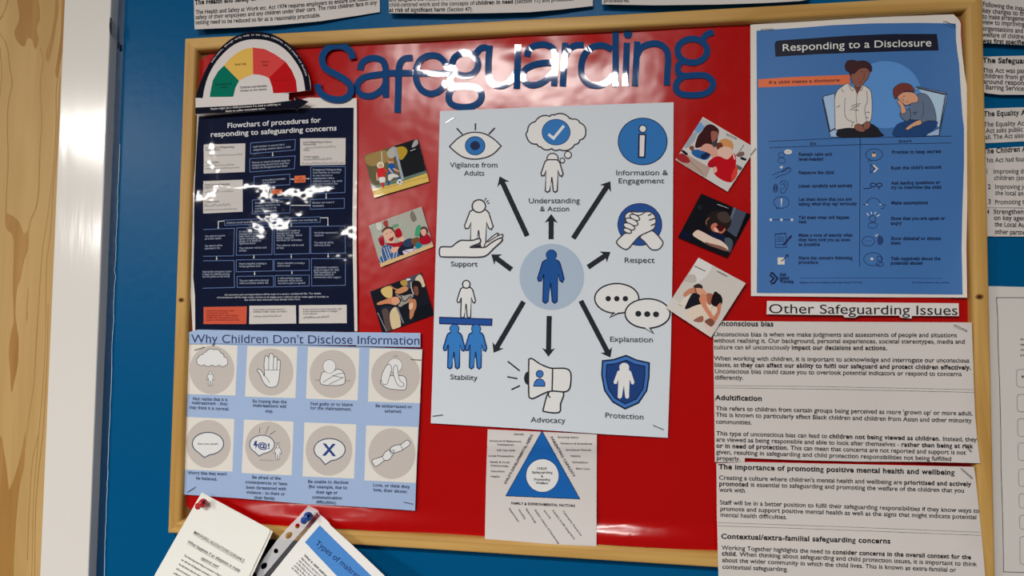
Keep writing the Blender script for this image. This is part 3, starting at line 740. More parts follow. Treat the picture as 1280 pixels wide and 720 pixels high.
photo('photo of a laughing child in a striped top at a table', (445, 245, 7.579), [(122, 280), (620, 100), (735, 480), (235, 675)], (164, 166, 156), [
    ('s', [(190, 260), (235, 255), (240, 310), (205, 320)], (196, 198, 190)), ('s', [(255, 250), (295, 230), (305, 290), (280, 295)], (150, 60, 56)), ('s', [(345, 280), (395, 262), (402, 290), (345, 305)], (96, 140, 104)), ('s', [(520, 150), (545, 150), (575, 220), (540, 245), (515, 200)], (120, 112, 104)),
    ('s', [(210, 400), (255, 370), (270, 460), (235, 470)], (148, 20, 36)), ('s', [(368, 330), (410, 305), (438, 370), (400, 398), (375, 380)], (168, 14, 30)),
    ('s', [(395, 410), (440, 385), (470, 420), (450, 440)], (210, 176, 150)),
    ('s', [(245, 330), (290, 292), (345, 300), (372, 345), (378, 365), (365, 400), (300, 350), (262, 360)], (70, 52, 46)),
    ('s', [(255, 345), (300, 310), (345, 325), (370, 370), (368, 420), (345, 448), (300, 440), (270, 400)], (222, 168, 146)), ('s', [(310, 412), (355, 385), (352, 415), (332, 428)], (140, 40, 44)), ('l', [(278, 362), (300, 352)], (80, 54, 50), .5), ('l', [(325, 345), (345, 338)], (80, 54, 50), .5),
    ('s', [(270, 450), (380, 445), (440, 430), (470, 470), (420, 500), (350, 480)], (160, 16, 36)),
    ('s', [(250, 480), (330, 470), (335, 560), (300, 600), (240, 640), (215, 600), (245, 560)], (54, 88, 140)),
    ('l', [(262, 490), (300, 600)], (206, 212, 224), .7), ('l', [(284, 480), (320, 585)], (206, 212, 224), .7), ('l', [(306, 475), (335, 560)], (206, 212, 224), .7), ('l', [(240, 540), (265, 620)], (206, 212, 224), .7), ('l', [(222, 590), (245, 640)], (206, 212, 224), .7),
    ('s', [(330, 540), (415, 520), (410, 580), (340, 600)], (60, 88, 140)), ('l', [(365, 530), (350, 590)], (206, 212, 224), .7), ('l', [(390, 525), (378, 580)], (206, 212, 224), .7),
    ('s', [(330, 500), (400, 480), (415, 510), (390, 525), (345, 540)], (216, 166, 144)),
    ('s', [(400, 500), (520, 400), (550, 470), (500, 540), (420, 560)], (28, 34, 52)), ('s', [(440, 440), (510, 400), (530, 470), (470, 480)], (46, 60, 92)),
    ('s', [(520, 420), (590, 390), (610, 450), (560, 480)], (110, 76, 50)), ('s', [(565, 460), (610, 430), (625, 470), (580, 500)], (20, 120, 140)),
    ('s', [(600, 400), (640, 360), (690, 370), (715, 430), (660, 460), (610, 450)], (160, 16, 40)), ('s', [(600, 330), (630, 290), (670, 300), (680, 350), (610, 400)], (70, 44, 40)), ('s', [(615, 325), (650, 310), (668, 345), (645, 380), (620, 360)], (212, 158, 140)),
    ('s', [(570, 300), (610, 275), (600, 370), (560, 380)], (60, 150, 110)),
    ('s', [(445, 520), (555, 500), (560, 550), (470, 556)], (200, 196, 214)), ('l', [(450, 515), (520, 535), (560, 495)], (110, 60, 140), .8),
    ('p', [(225, 640), (735, 450), (745, 490), (232, 680)], (212, 176, 128))])
photo('photo of two people moving boxes, lowest left of the diagram', (445, 330, 7.579), [(132, 262), (618, 82), (740, 478), (250, 658)], (22, 26, 36), [
    ('s', [(440, 160), (600, 85), (640, 180), (560, 200), (480, 240)], (70, 74, 88)), ('s', [(560, 150), (610, 100), (655, 200), (620, 215)], (196, 186, 160)),
    ('s', [(235, 260), (260, 225), (335, 210), (345, 290), (330, 320), (280, 315)], (206, 178, 112)), ('s', [(420, 165), (475, 150), (485, 200), (440, 205)], (172, 140, 72)), ('l', [(320, 205), (380, 240), (430, 235)], (176, 124, 90), 1.6),
    ('s', [(370, 260), (450, 212), (492, 225), (480, 255), (400, 285)], (190, 132, 92)), ('s', [(200, 370), (280, 335), (370, 310), (410, 350), (380, 390), (300, 375), (215, 388)], (196, 128, 92)), ('s', [(335, 330), (390, 310), (415, 360), (360, 388)], (206, 150, 120)),
    ('s', [(370, 285), (450, 300), (520, 285), (540, 310), (460, 390), (400, 400), (430, 340)], (150, 146, 138)), ('l', [(375, 280), (425, 305), (440, 345), (470, 350), (520, 300)], (26, 28, 36), 1.2), ('l', [(440, 395), (490, 370), (530, 310)], (30, 30, 38), 1),
    ('s', [(520, 200), (550, 160), (600, 165), (625, 220), (600, 330), (540, 260)], (30, 22, 24)), ('s', [(545, 220), (585, 215), (590, 290), (560, 290)], (110, 70, 62)), ('l', [(522, 170), (524, 220), (545, 290)], (180, 172, 168), 1.4),
    ('s', [(500, 340), (560, 335), (572, 400), (545, 490), (510, 520), (508, 420)], (180, 120, 84)), ('s', [(505, 380), (540, 370), (535, 420), (505, 430)], (216, 180, 150)),
    ('s', [(240, 410), (330, 400), (370, 430), (350, 470), (300, 490), (250, 470)], (36, 38, 56)), ('s', [(245, 440), (300, 430), (320, 560), (340, 640), (290, 640), (260, 520)], (84, 70, 68)),
    ('s', [(320, 470), (385, 410), (425, 590), (345, 618)], (204, 184, 146)), ('l', [(388, 410), (450, 560)], (110, 112, 124), 2.0), ('l', [(205, 460), (290, 640)], (150, 150, 156), .8), ('s', [(570, 420), (720, 380), (740, 478), (560, 540)], (16, 20, 28)), ('s', [(480, 140), (515, 138), (512, 152), (482, 158)], (224, 220, 214))])
photo('photo of a woman holding a child in red, right of the diagram', (830, 135, 6.545), [(318, 72), (752, 330), (520, 685), (92, 425)], (196, 192, 190), [
    ('s', [(250, 150), (320, 110), (330, 160), (270, 210)], (110, 150, 196)), ('s', [(300, 90), (380, 120), (330, 150)], (176, 180, 186)), ('s', [(200, 230), (270, 200), (240, 280), (170, 330)], (150, 160, 170)),
    ('p', [(92, 425), (170, 370), (380, 490), (345, 570)], (172, 150, 138)), ('s', [(100, 400), (150, 370), (210, 420), (200, 450), (140, 440)], (150, 40, 46)), ('s', [(140, 350), (160, 345), (195, 375), (180, 385)], (24, 26, 36)),
    ('s', [(275, 235), (310, 190), (350, 140), (400, 138), (448, 180), (440, 240), (420, 290), (300, 320), (255, 320)], (58, 26, 28)), ('s', [(390, 190), (440, 200), (430, 250), (400, 285), (385, 240)], (150, 90, 78)),
    ('s', [(205, 320), (240, 310), (245, 350), (225, 350)], (120, 70, 56)), ('s', [(225, 360), (260, 340), (380, 350), (375, 400), (330, 425), (250, 395)], (40, 90, 150)), ('s', [(300, 390), (380, 350), (380, 380), (330, 420)], (24, 40, 70)),
    ('s', [(440, 310), (460, 265), (510, 250), (560, 280), (565, 330), (520, 360), (470, 330)], (196, 138, 88)), ('s', [(430, 290), (470, 285), (480, 320), (450, 345), (430, 330)], (110, 50, 40)),
    ('s', [(440, 345), (490, 315), (550, 330), (560, 385), (500, 430), (450, 400)], (226, 176, 160)),
    ('s', [(290, 340), (340, 292), (410, 310), (430, 345), (440, 390), (400, 430), (380, 380), (330, 355)], (206, 150, 134)), ('s', [(390, 290), (425, 268), (440, 300), (410, 320)], (60, 64, 66)),
    ('s', [(360, 450), (400, 410), (450, 395), (520, 420), (570, 370), (590, 420), (580, 530), (560, 600), (500, 600), (420, 550), (400, 490)], (178, 14, 28)), ('s', [(360, 450), (420, 440), (430, 475), (370, 485)], (160, 18, 34)),
    ('s', [(400, 490), (425, 480), (435, 515), (410, 530)], (214, 160, 140)), ('s', [(580, 490), (600, 470), (600, 540), (560, 600), (550, 560)], (206, 60, 50)),
    ('l', [(565, 375), (580, 420)], (226, 196, 190), 1.6), ('s', [(590, 380), (645, 355), (655, 385), (610, 400)], (120, 90, 84)), ('s', [(630, 400), (672, 415), (665, 430), (628, 418)], (30, 34, 44)), ('s', [(590, 465), (610, 470), (640, 490), (615, 510)], (90, 92, 90)),
    ('l', [(655, 300), (605, 375)], (60, 56, 54), .6), ('l', [(200, 420), (300, 520), (320, 560)], (120, 104, 96), .5)])
photo('dark photo of a person resting their head on crossed arms', (830, 230, 7.2), [(335, 85), (782, 275), (570, 665), (125, 480)], (16, 16, 24), [
    ('p', [(620, 210), (750, 262), (650, 500), (560, 430)], (66, 74, 92)), ('l', [(640, 215), (590, 340)], (96, 104, 120), 2.2), ('p', [(742, 258), (785, 275), (670, 500), (645, 495)], (6, 6, 10)), ('l', [(560, 425), (655, 495)], (16, 16, 22), 2.4),
    ('s', [(385, 300), (430, 250), (520, 240), (590, 290), (605, 350), (560, 420), (470, 430), (400, 410), (370, 350)], (34, 26, 26)), ('s', [(480, 270), (560, 250), (600, 320), (560, 350), (500, 330)], (66, 54, 50)),
    ('l', [(408, 305), (382, 330), (380, 365)], (150, 100, 84), 1.0), ('s', [(425, 370), (470, 350), (500, 400), (555, 400), (530, 440), (480, 445), (430, 415)], (186, 106, 84)), ('s', [(470, 380), (510, 370), (545, 395), (510, 430), (480, 405)], (70, 14, 18)), ('s', [(450, 395), (475, 400), (490, 432), (460, 425)], (222, 180, 160)),
    ('s', [(430, 430), (520, 450), (560, 480), (580, 560), (480, 510), (420, 470)], (16, 26, 54)), ('s', [(545, 490), (600, 490), (620, 540), (590, 620), (560, 560)], (70, 80, 92)),
    ('s', [(258, 455), (298, 415), (350, 432), (440, 480), (520, 515), (575, 570), (568, 600), (500, 570), (400, 545), (300, 490)], (214, 190, 176)), ('s', [(370, 520), (420, 535), (520, 560), (570, 590), (560, 605), (470, 575), (390, 545)], (130, 90, 76)),
    ('e', (320, 210, 22, 22), (30, 34, 36)), ('s', [(150, 420), (220, 440), (240, 500), (160, 480)], (12, 18, 44))])
photo('pale photo of two women sitting huddled together, lowest right of the diagram', (830, 310, 6.261), [(270, 75), (640, 275), (368, 700), (15, 468)], (196, 190, 184), [
    ('s', [(270, 78), (375, 130), (330, 220), (240, 280), (200, 230)], (208, 206, 204)), ('s', [(180, 215), (240, 210), (250, 270), (160, 260)], (180, 174, 168)), ('p', [(15, 468), (70, 390), (240, 500), (400, 640), (368, 700)], (204, 198, 192)),
    ('s', [(230, 300), (262, 280), (295, 290), (300, 318), (250, 320)], (50, 40, 40)), ('s', [(150, 365), (180, 330), (240, 308), (250, 350), (200, 360), (165, 385)], (190, 126, 98)), ('s', [(245, 315), (300, 318), (335, 350), (290, 370), (255, 350)], (206, 150, 124)),
    ('s', [(130, 430), (165, 385), (205, 375), (195, 420), (150, 470)], (214, 202, 190)), ('s', [(215, 365), (245, 352), (290, 380), (290, 440), (220, 465), (165, 478), (180, 430)], (26, 24, 34)), ('l', [(240, 310), (255, 355)], (26, 24, 34), 1.0),
    ('s', [(170, 500), (210, 465), (290, 440), (400, 440), (420, 480), (350, 560), (250, 560), (190, 540)], (214, 196, 180)), ('s', [(310, 560), (350, 540), (400, 560), (370, 680), (330, 640)], (206, 190, 180)), ('s', [(230, 565), (300, 530), (305, 575), (260, 580)], (150, 96, 80)),
    ('s', [(330, 360), (385, 365), (385, 430), (345, 440)], (160, 96, 74)), ('s', [(372, 400), (395, 350), (440, 365), (458, 410), (440, 455), (390, 455), (370, 430)], (24, 18, 22)), ('e', (405, 355, 16, 14), (24, 18, 22)),
    ('s', [(275, 395), (305, 355), (335, 380), (335, 450), (385, 530), (370, 560), (320, 490), (290, 440)], (200, 130, 100)), ('s', [(415, 455), (445, 430), (440, 500), (395, 590), (375, 560), (415, 500)], (190, 118, 92)), ('s', [(320, 570), (365, 550), (395, 585), (370, 615), (330, 590)], (120, 74, 62)),
    ('l', [(380, 450), (370, 500)], (170, 160, 150), .5), ('l', [(110, 440), (145, 455)], (150, 140, 132), .7)], y=.0040)

# ---------------------------------------------------------------- central diagram poster
def y_cen(x, y): return .0080 - .0008 * math.sin((x - 540) * .0105) - .0005 * gs(y, 540, 20)
s = Sheet('diagram_poster', 'large white safeguarding diagram poster with black arrows, centre of board', 'poster',
    [(550, 139), (700, 132.5), (842, 127.8), (841.5, 210), (840.5, 340), (838.5, 440), (834.7, 547.3), (760, 543), (640, 535), (538.5, 529), (540.5, 470), (544, 336), (548, 210)], (198, 205, 217), 'paper', yf=y_cen, grid=10)
LN = (58, 56, 64); BL = (46, 110, 174); PWH = (224, 220, 216); AR = (34, 36, 44)
s.wk = 1.65
s.fr(530, 120, 7.2).part('eye_drawing')
s.shape(smooth([(230, 455), (300, 385), (380, 340), (460, 326), (545, 340), (625, 385), (694, 450)], False, 5) + smooth([(694, 450), (625, 520), (545, 556), (450, 568), (360, 552), (290, 510), (230, 455)], False, 5)[1:-1], PWH, LN, 1.0)
s.ell(460, 448, 92, 86, (38, 50, 92), 40); s.ell(460, 448, 85, 79, BL, 40); s.ell(460, 447, 44, 41, (30, 40, 72), 30)
for a, b in (((294, 290), (345, 346)), ((463, 246), (462, 308)), ((638, 286), (583, 344))): s.line([a, b], 1.1, LN)
s.part('caption'); s.text('Vigilance from', (232, 641), (664, 643), 6.1, LN, res=4, bold=False); s.text('Adults', (360, 716), (544, 716), 6.1, LN, res=4)
s.fr(640, 135, 6.55).part('thinking_child_drawing')
s.shape(scallop([(122, 240), (128, 190), (190, 112), (310, 68), (345, 58), (475, 88), (495, 93), (555, 120), (603, 205), (555, 262), (515, 298), (385, 340), (325, 332), (235, 318), (205, 296)], .2, 6), PWH, LN, 1.0)
s.ell(361, 198, 118, 108, (38, 60, 112), 40); s.ell(361, 198, 112, 102, (50, 112, 176), 40); s.line([(298, 215), (340, 248), (425, 145)], 2.1, PWH)
s.ell(332, 415, 51, 49, LN, 30); s.ell(332, 415, 41, 39, PWH, 30); s.ell(458, 384, 33, 33, LN, 24); s.ell(458, 384, 24, 24, PWH, 24); s.ell(412, 430, 24, 24, LN, 20); s.ell(412, 430, 15, 15, PWH, 20)
figure(s, 328, 362, 328, PWH, LN, 1.0, 1.12, head=False)
s.fr(530, 210, 5.54).part('caption'); s.text('Understanding', (722, 244), (1079, 243), 6.2, LN, res=4); s.text('& Action', (802, 300), (1008, 300), 6.2, LN, res=4)
s.fr(690, 120, 7.2).part('information_drawing')
s.ell(816, 409, 224, 214, (28, 42, 82), 56); s.ell(816, 409, 216, 206, (44, 108, 172), 56)
s.ell(816, 295, 38, 38, (24, 36, 70), 26); s.ell(817, 295, 28, 28, (216, 214, 212), 26); s.shape([(784, 346), (842, 346), (834, 552), (780, 550)], (214, 206, 206), (24, 36, 70), 1.2)
s.fr(690, 210, 5.54).part('caption'); s.text('Information &', (440, 50), (803, 49), 6.2, LN, res=4); s.text('Engagement', (456, 106), (777, 106), 6.2, LN, res=4)
s.part('clasped_hands_drawing')
s.ell(608, 391, 155, 148, (22, 32, 70), 48); s.ell(608, 391, 150, 143, (34, 72, 140), 48)
s.shape(smooth([(610, 475), (688, 432), (760, 500), (766, 530), (740, 562), (705, 568), (680, 558), (640, 510)], True, 4), PWH, LN, 1.0)
s.shape(smooth([(505, 330), (560, 298), (605, 322), (640, 306), (680, 304), (712, 330), (720, 370), (712, 410), (690, 432), (610, 470), (570, 510), (530, 556), (500, 562), (455, 530), (450, 505), (500, 455), (520, 440)], True, 4), PWH, LN, 1.0)
s.shape(smooth([(545, 300), (580, 305), (640, 305), (620, 322), (600, 328), (570, 322)], True, 4), PWH, LN, .8)
for i, (cx, cy) in enumerate(((573, 342), (552, 373), (534, 405), (522, 434))):
    s.shape(ellp(cx, cy, (36, 46, 42, 30)[i], (18, 21, 20, 15)[i], 24, rot=.42), PWH, LN, .9)
for a, b in (((665, 330), (690, 318)), ((672, 362), (714, 348)), ((685, 400), (716, 385))): s.line([a, b], 1.0, LN)
s.part('caption'); s.text('Respect', (498, 655), (710, 656), 6.3, LN, res=4)
s.fr(530, 210, 5.54).part('child_on_hand_drawing')
figure(s, 380, 226, 330, PWH, LN, 1.0, 1.22, head=False)
s.ell(380, 264, 51, 49, LN, 32); s.ell(380, 264, 41, 39, PWH, 32)
for a, b in (((420, 228), (430, 208)), ((432, 238), (446, 222)), ((440, 248), (452, 240))): s.line([a, b], .7, LN)
s.shape(smooth([(420, 530), (455, 490), (500, 455), (515, 455), (508, 470), (540, 460), (545, 475), (500, 510), (430, 548)], True, 4), PWH, LN, .9); s.line([(440, 515), (512, 468)], .8, LN)
s.shape(smooth([(112, 610), (106, 580), (112, 552), (135, 545), (190, 545), (220, 522), (255, 502), (300, 502), (340, 500), (380, 488), (392, 498), (385, 520), (340, 538), (322, 550), (380, 550), (425, 548), (470, 515), (525, 486), (542, 492), (535, 510), (480, 560), (440, 600), (390, 617), (250, 617), (140, 616)], True, 4), PWH, LN, 1.1)
s.poly([(330, 547), (385, 530), (400, 548)], AR)
s.part('caption'); s.text('Support', (184, 681), (370, 682), 6.1, LN, res=4)
s.part('centre_drawing'); s.fr(650, 270, 6); s.ell(238, 456, 242, 248, (160, 176, 194), 64)
figure(s, 232, 253, 402, (24, 76, 142), (16, 42, 92), 1.0, 1.0, head=False); s.ell(235, 293, 42, 42, (16, 42, 92), 30); s.ell(235, 293, 37, 37, (24, 76, 142), 30); s.poly([(208, 310), (262, 310), (275, 335), (190, 335)], (24, 76, 142))
def arrow(a, b, w_=5.6, hw=13.5, hl=9.5):
    a = Vector(a); b = Vector(b); d = (b - a).normalized(); n = Vector((-d.y, d.x)); c = b - d * hl
    s.fr(0, 0, 1).part('arrow')
    s.poly([tuple(v) for v in (a + n * w_ / 2, c + n * w_ / 2 + d * 2, c + n * hw / 2, b, c - n * hw / 2, c - n * w_ / 2 + d * 2, a - n * w_ / 2)], AR)
for a, b in (((659, 295), (624.5, 220.5)), ((688.8, 299), (689, 267.5)), ((716.5, 298), (763, 226.5)), ((735, 334), (763, 315)), ((639.5, 337), (614, 318)), ((654.5, 377), (617, 441)), ((686.5, 395), (685.5, 446)), ((726, 376), (763, 447))):
    arrow(a, b, 6.4, 16.5, 11)
s.fr(530, 330, 4.5).part('child_on_shoulders_drawing')
figure(s, 238, 92, 212, PWH, AR, .9, 1.0)
s.shape([(88, 300), (382, 310), (380, 345), (88, 335)], (30, 76, 148), (16, 38, 90), .9)
for cx in (170, 292):
    figure(s, cx, 338, 252, (50, 118, 186), (20, 48, 104), 1.0, .98, head=False); s.ell(cx + 1, 364, 28, 26, (20, 48, 104), 26); s.ell(cx + 1, 364, 23, 22, (50, 118, 186), 26); s.poly([(cx - 14, 372), (cx + 16, 372), (cx + 22, 392), (cx - 20, 392)], (50, 118, 186))
s.part('caption'); s.text('Stability', (146, 648), (300, 655), 6.1, LN, res=4)
s.fr(690, 330, 6.545).part('speech_bubbles_drawing')
def bub2(cx, cy, rx, ry, tail, w_):
    e = ellp(cx, cy, rx, ry, 60); t0, tp, t1 = tail
    i0 = min(range(60), key=lambda k: math.dist(e[k], t0)); i1 = min(range(60), key=lambda k: math.dist(e[k], t1))
    lo, hi = min(i0, i1), max(i0, i1)
    a, b = (t0, t1) if i0 < i1 else (t1, t0)
    s.shape(e[:lo + 1] + [a, tp, b] + e[hi:], PWH, AR, w_)
bub2(530, 282, 180, 122, ((505, 398), (476, 437), (545, 402)), 1.1)
for x in (460, 530, 600): s.ell(x, 284, 22, 22, AR, 22)
bub2(782, 405, 184, 120, ((755, 524), (830, 568), (803, 526)), 1.1)
for x, y in ((706, 407), (779, 410), (851, 412)): s.ell(x, y, 25, 24, AR, 22)
s.part('caption'); s.text('Explanation', (470, 634), (828, 640), 6.1, LN, res=4)
s.fr(530, 430, 3.879).part('megaphone_drawing')
for a, b in (((406, 84), (464, 130)), ((404, 159), (453, 168)), ((424, 221), (465, 202))): s.line([a, b], 1.1, AR)
s.poly(ellp(508, 166, 23, 33, 24, math.pi / 2, math.pi * 1.5), AR)
s.shape(smooth([(610, 226), (580, 310), (585, 328), (655, 332), (662, 290), (676, 235)], True, 3), PWH, AR, 1.1); s.line(smooth([(607, 230), (603, 248), (612, 260)]), 1.0, AR)
s.shape(smooth([(508, 90), (510, 74), (525, 72), (560, 95), (600, 113), (625, 118), (680, 118), (706, 130), (713, 160), (706, 215), (680, 232), (622, 228), (580, 240), (530, 264), (512, 260), (508, 245), (507, 170)], True, 4), PWH, AR, 1.1)
s.line([(624, 118), (621, 229)], 1.1, AR)
s.shape(ellp(561, 145, 17, 17, 20), (58, 110, 180), (24, 46, 96), .7); s.shape([(532, 204), (536, 185), (548, 172), (562, 168), (576, 174), (586, 188), (585, 205)], (58, 110, 180), (24, 46, 96), .7)
s.part('caption'); s.text('Advocacy', (517, 379), (685, 384), 6.3, LN, res=4)
s.part('shield_drawing')
SH = [(866, 82), (920, 76), (980, 56), (1030, 78), (1092, 92), (1090, 160), (1080, 225), (1040, 285), (975, 314), (915, 280), (876, 225), (862, 150)]
s.shape(SH, (58, 108, 178), (16, 28, 60), 1.2)
s.shape([(978 + (a - 978) * .82, 184 + (b - 184) * .82) for a, b in SH], (24, 58, 118), (16, 28, 60), .8)
figure(s, 970, 92, 174, PWH, None, 1, 1.18, head=False); s.ell(971, 114, 24, 23, PWH, 26)
s.part('caption'); s.text('Protection', (876, 357), (1066, 366), 6.3, LN, res=4)
s.build()

# ---------------------------------------------------------------- triangle sheet
def y_tri(x, y):
    v = .0086 - .0024 * gs(y, 556, 9)
    if y > 600: v -= .0075 * min(1, ((y - 600) / 80)) ** 2
    return v
q8 = lambda a, b: (590 + a / 4.5, 530 + b / 4.5)
s = Sheet('assessment_triangle_sheet', 'laminated sheet with blue triangle round a white circle, bottom edge of board', 'sheet',
    [q8(88, 30), q8(400, 44), q8(702, 58), q8(701, 350), q8(700, 688), q8(480, 678), q8(72, 648), q8(78, 350)], (200, 194, 192), 'film', yf=y_tri, grid=5)
s.fr(590, 530, 4.5).part('triangle_drawing')
s.shape([(394, 40), (607, 422), (190, 404)], (24, 92, 166), (30, 28, 60), .8)
s.ell(396, 290, 94, 95, (28, 44, 84), 48); s.ell(396, 290, 91, 92, (214, 212, 212), 48)
s.part('printed_text'); T = s.text; C = (46, 44, 50); G = (84, 80, 84)
for t, x0, y0, x1 in (('CHILD', 364, 256, 422), ('Safeguarding', 337, 278, 453), ('&', 388, 299, 400), ('Promoting', 349, 318, 440), ('Welfare', 359, 338, 428)): T(t, (x0, y0), (x1, y0 + 1), 2.8, C, bold=True)
T("CHILD'S DEVELOPMENTAL NEEDS", (190, 340), (344, 62), 2.9, C, up='perp', bold=True); T('PARENTING CAPACITY', (440, 75), (570, 300), 2.9, C, up='perp', bold=True)
T('FAMILY & ENVIRONMENTAL FACTORS', (220, 452), (580, 467), 3.0, C, bold=True)
for t, x0, y0, x1, y1 in (('Identity', 235, 62, 292, 62), ('Emotional & Behavioural', 98, 99, 276, 103), ('Development', 140, 120, 235, 122), ('Self Care Skills', 138, 152, 244, 154), ('Social Presentation', 92, 184, 236, 186), ('Family & Social', 100, 218, 212, 221), ('Relationships', 104, 238, 206, 242), ('Education', 106, 270, 184, 272), ('Health', 104, 299, 156, 301),
    ('Ensuring Safety', 482, 78, 600, 81), ('Emotional Warmth', 528, 150, 670, 152), ('Guidance & Boundaries', 496, 113, 676, 117), ('Stability', 552, 184, 612, 186), ('Stimulation', 562, 219, 652, 222), ('Basic Care', 584, 255, 662, 258)): T(t, (x0, y0), (x1, y1), 2.2, G)
for t, x0, y0, x1, y1 in (('Employment', 205, 476, 258, 552), ('Housing', 258, 482, 296, 536), ('Social & Family', 300, 478, 354, 560), ("Family's History & Functioning", 350, 484, 484, 676), ('Income', 402, 488, 438, 534), ("Family's Social Integration", 450, 488, 574, 652), ('Community Resources', 508, 490, 612, 632)): T(t, (x0, y0), (x1, y1), 2.2, G, up='perp')
s.build()

# ---------------------------------------------------------------- Responding poster
def y_resp(x, y):
    v = .0078
    v -= .004 * max(0, (x - 1150) / 60) ** 2 * (.6 + .4 * math.sin(y * .02))
    v -= .0006 * math.sin(x * .03 + y * .02)
    return v
s = Sheet('disclosure_poster', 'blue white-bordered poster titled Responding to a Disclosure, top right of board', 'poster',
    [(938, 31), (968, 28), (998.8, 25.3), (1040, 22.6), (1090, 20.4), (1150, 19), (1192, 17.8), (1199, 25), (1201, 29.4), (1201, 44), (1202.8, 66.7), (1205.5, 89), (1209, 111), (1211, 155), (1211, 183), (1209, 223), (1209, 261), (1208, 310), (1209, 372), (1080, 371.5), (938.8, 370), (938.5, 200)], (210, 204, 198), 'semi', yf=y_resp, grid=10)
PB = (60, 107, 166)
s.part('blue_panel').poly([(945.6, 38.3), (998.8, 34.8), (1040, 31.5), (1090, 29.2), (1150, 28.6), (1194.7, 29.4), (1195, 50), (1197, 67), (1199, 80), (1200.5, 107), (1203, 144), (1205, 160), (1205, 205), (1203, 261), (1202, 310), (1203.3, 368.3), (1080, 367), (946, 366.3), (946.6, 250), (946, 120)], PB); s.lock()
s.fr(930, 20, 4.363)
s.part('orange_band').poly([(78, 345), (240, 334), (582, 320), (576, 345), (580, 372), (340, 380), (78, 390)], (214, 106, 66))
s.text('If a child makes a disclosure:', (135, 370), (527, 356), 3.4, (90, 40, 46), bold=True)
s.lock()
s.fr(1010, 60, 6).part('seated_people_drawing')
O = (30, 30, 48)
s.poly(ellp(582, 350, 268, 252, 56), (84, 138, 200))
s.shape([(108, 385), (118, 362), (200, 340), (215, 600), (235, 668), (170, 668), (155, 610)], (156, 182, 214), O, .8); s.line([(112, 380), (165, 625), (210, 600)], 1.6, (44, 52, 74))
s.shape([(795, 320), (808, 295), (825, 290), (1035, 335), (1045, 355), (985, 655), (865, 660), (985, 600), (1020, 350), (830, 305)], (150, 176, 210), O, .8); s.poly([(830, 308), (1022, 352), (985, 595), (930, 560), (900, 400)], (166, 192, 224)); s.line([(815, 296), (1034, 346), (988, 620), (985, 655)], 1.5, (44, 52, 74))
s.shape(smooth([(225, 615), (300, 590), (360, 600), (430, 560), (500, 580), (545, 630), (548, 664), (240, 670)], True, 4), (16, 16, 28), None, 0)
s.shape(smooth([(205, 610), (202, 480), (200, 380), (220, 320), (260, 285), (300, 265), (330, 290), (370, 300), (410, 280), (450, 300), (475, 340), (480, 460), (470, 545), (430, 560), (360, 600), (300, 600), (222, 612)], True, 4), (206, 200, 194), O, .7)
s.poly([(345, 290), (405, 290), (368, 350)], (110, 66, 56))
s.shape(smooth([(318, 190), (345, 165), (400, 148), (455, 150), (465, 175), (450, 225), (430, 250), (405, 280), (370, 298), (340, 270), (325, 230)], True, 4), (134, 84, 70), O, .6)
s.shape(smooth([(278, 130), (295, 98), (335, 90), (370, 98), (420, 95), (462, 115), (480, 150), (470, 180), (440, 152), (390, 155), (350, 190), (325, 195), (318, 215), (310, 185), (285, 165)], True, 4), (56, 22, 28), O, .5)
s.line([(422, 178), (422, 222), (408, 242)], .5, O); s.line([(392, 178), (418, 174)], .5, O); s.line([(436, 174), (452, 178)], .5, O); s.line([(382, 258), (402, 262)], .5, O)
for p in ([(302, 272), (330, 320), (352, 298)], [(412, 285), (400, 318), (380, 300)], [(368, 340), (360, 480), (365, 560)], [(278, 375), (280, 515), (350, 560)], [(440, 320), (445, 400), (425, 455), (440, 545)], [(325, 440), (350, 425), (395, 416)], [(315, 468), (340, 448), (385, 430)], [(335, 464), (380, 466)], [(432, 480), (462, 482)], [(430, 520), (455, 522)], [(215, 445), (242, 430)], [(250, 305), (268, 332)], [(325, 590), (335, 560)]): s.line(smooth(p), .5, O)
s.shape(smooth([(352, 580), (385, 568), (420, 598), (425, 625), (390, 628), (352, 608)], True, 4), (134, 84, 70), O, .5); s.shape(smooth([(415, 575), (440, 550), (465, 560), (465, 590), (440, 612), (420, 605)], True, 4), (134, 84, 70), O, .5)
s.shape(smooth([(648, 600), (690, 560), (800, 540), (960, 545), (960, 590), (900, 640), (860, 662), (650, 660)], True, 4), (20, 60, 112), None, 0)
s.shape(smooth([(760, 440), (790, 390), (820, 350), (860, 340), (900, 360), (940, 430), (960, 510), (955, 545), (900, 545), (860, 560), (830, 540), (760, 530)], True, 4), (92, 108, 132), O, .6); s.line(smooth([(862, 400), (868, 480), (850, 530)]), .5, O)
s.shape(smooth([(690, 490), (740, 460), (765, 470), (770, 520), (745, 550), (710, 530)], True, 4), (92, 108, 132), O, .6)
s.shape(smooth([(735, 600), (790, 560), (840, 540), (850, 570), (790, 590), (750, 615)], True, 4), (204, 152, 120), O, .5)
s.shape(smooth([(680, 385), (672, 355), (700, 335), (760, 330), (800, 340), (825, 370), (820, 405), (780, 412), (740, 430), (710, 415)], True, 4), (206, 150, 120), O, .5)
s.shape(smooth([(668, 400), (690, 395), (725, 440), (735, 480), (700, 490), (692, 440)], True, 4), (206, 150, 120), O, .5)
s.shape(smooth([(640, 340), (645, 300), (690, 268), (740, 265), (780, 285), (795, 330), (770, 325), (740, 320), (700, 340), (675, 360), (655, 380)], True, 4), (110, 48, 40), O, .5)
s.line([(704, 375), (722, 402)], .5, O); s.line([(712, 365), (728, 358)], .5, O); s.line([(738, 405), (752, 398)], .5, O); s.line([(787, 485), (820, 480)], .6, O); s.line([(792, 497), (812, 497)], .5, O)
s.fr(930, 20, 4.363).part('title_banner')
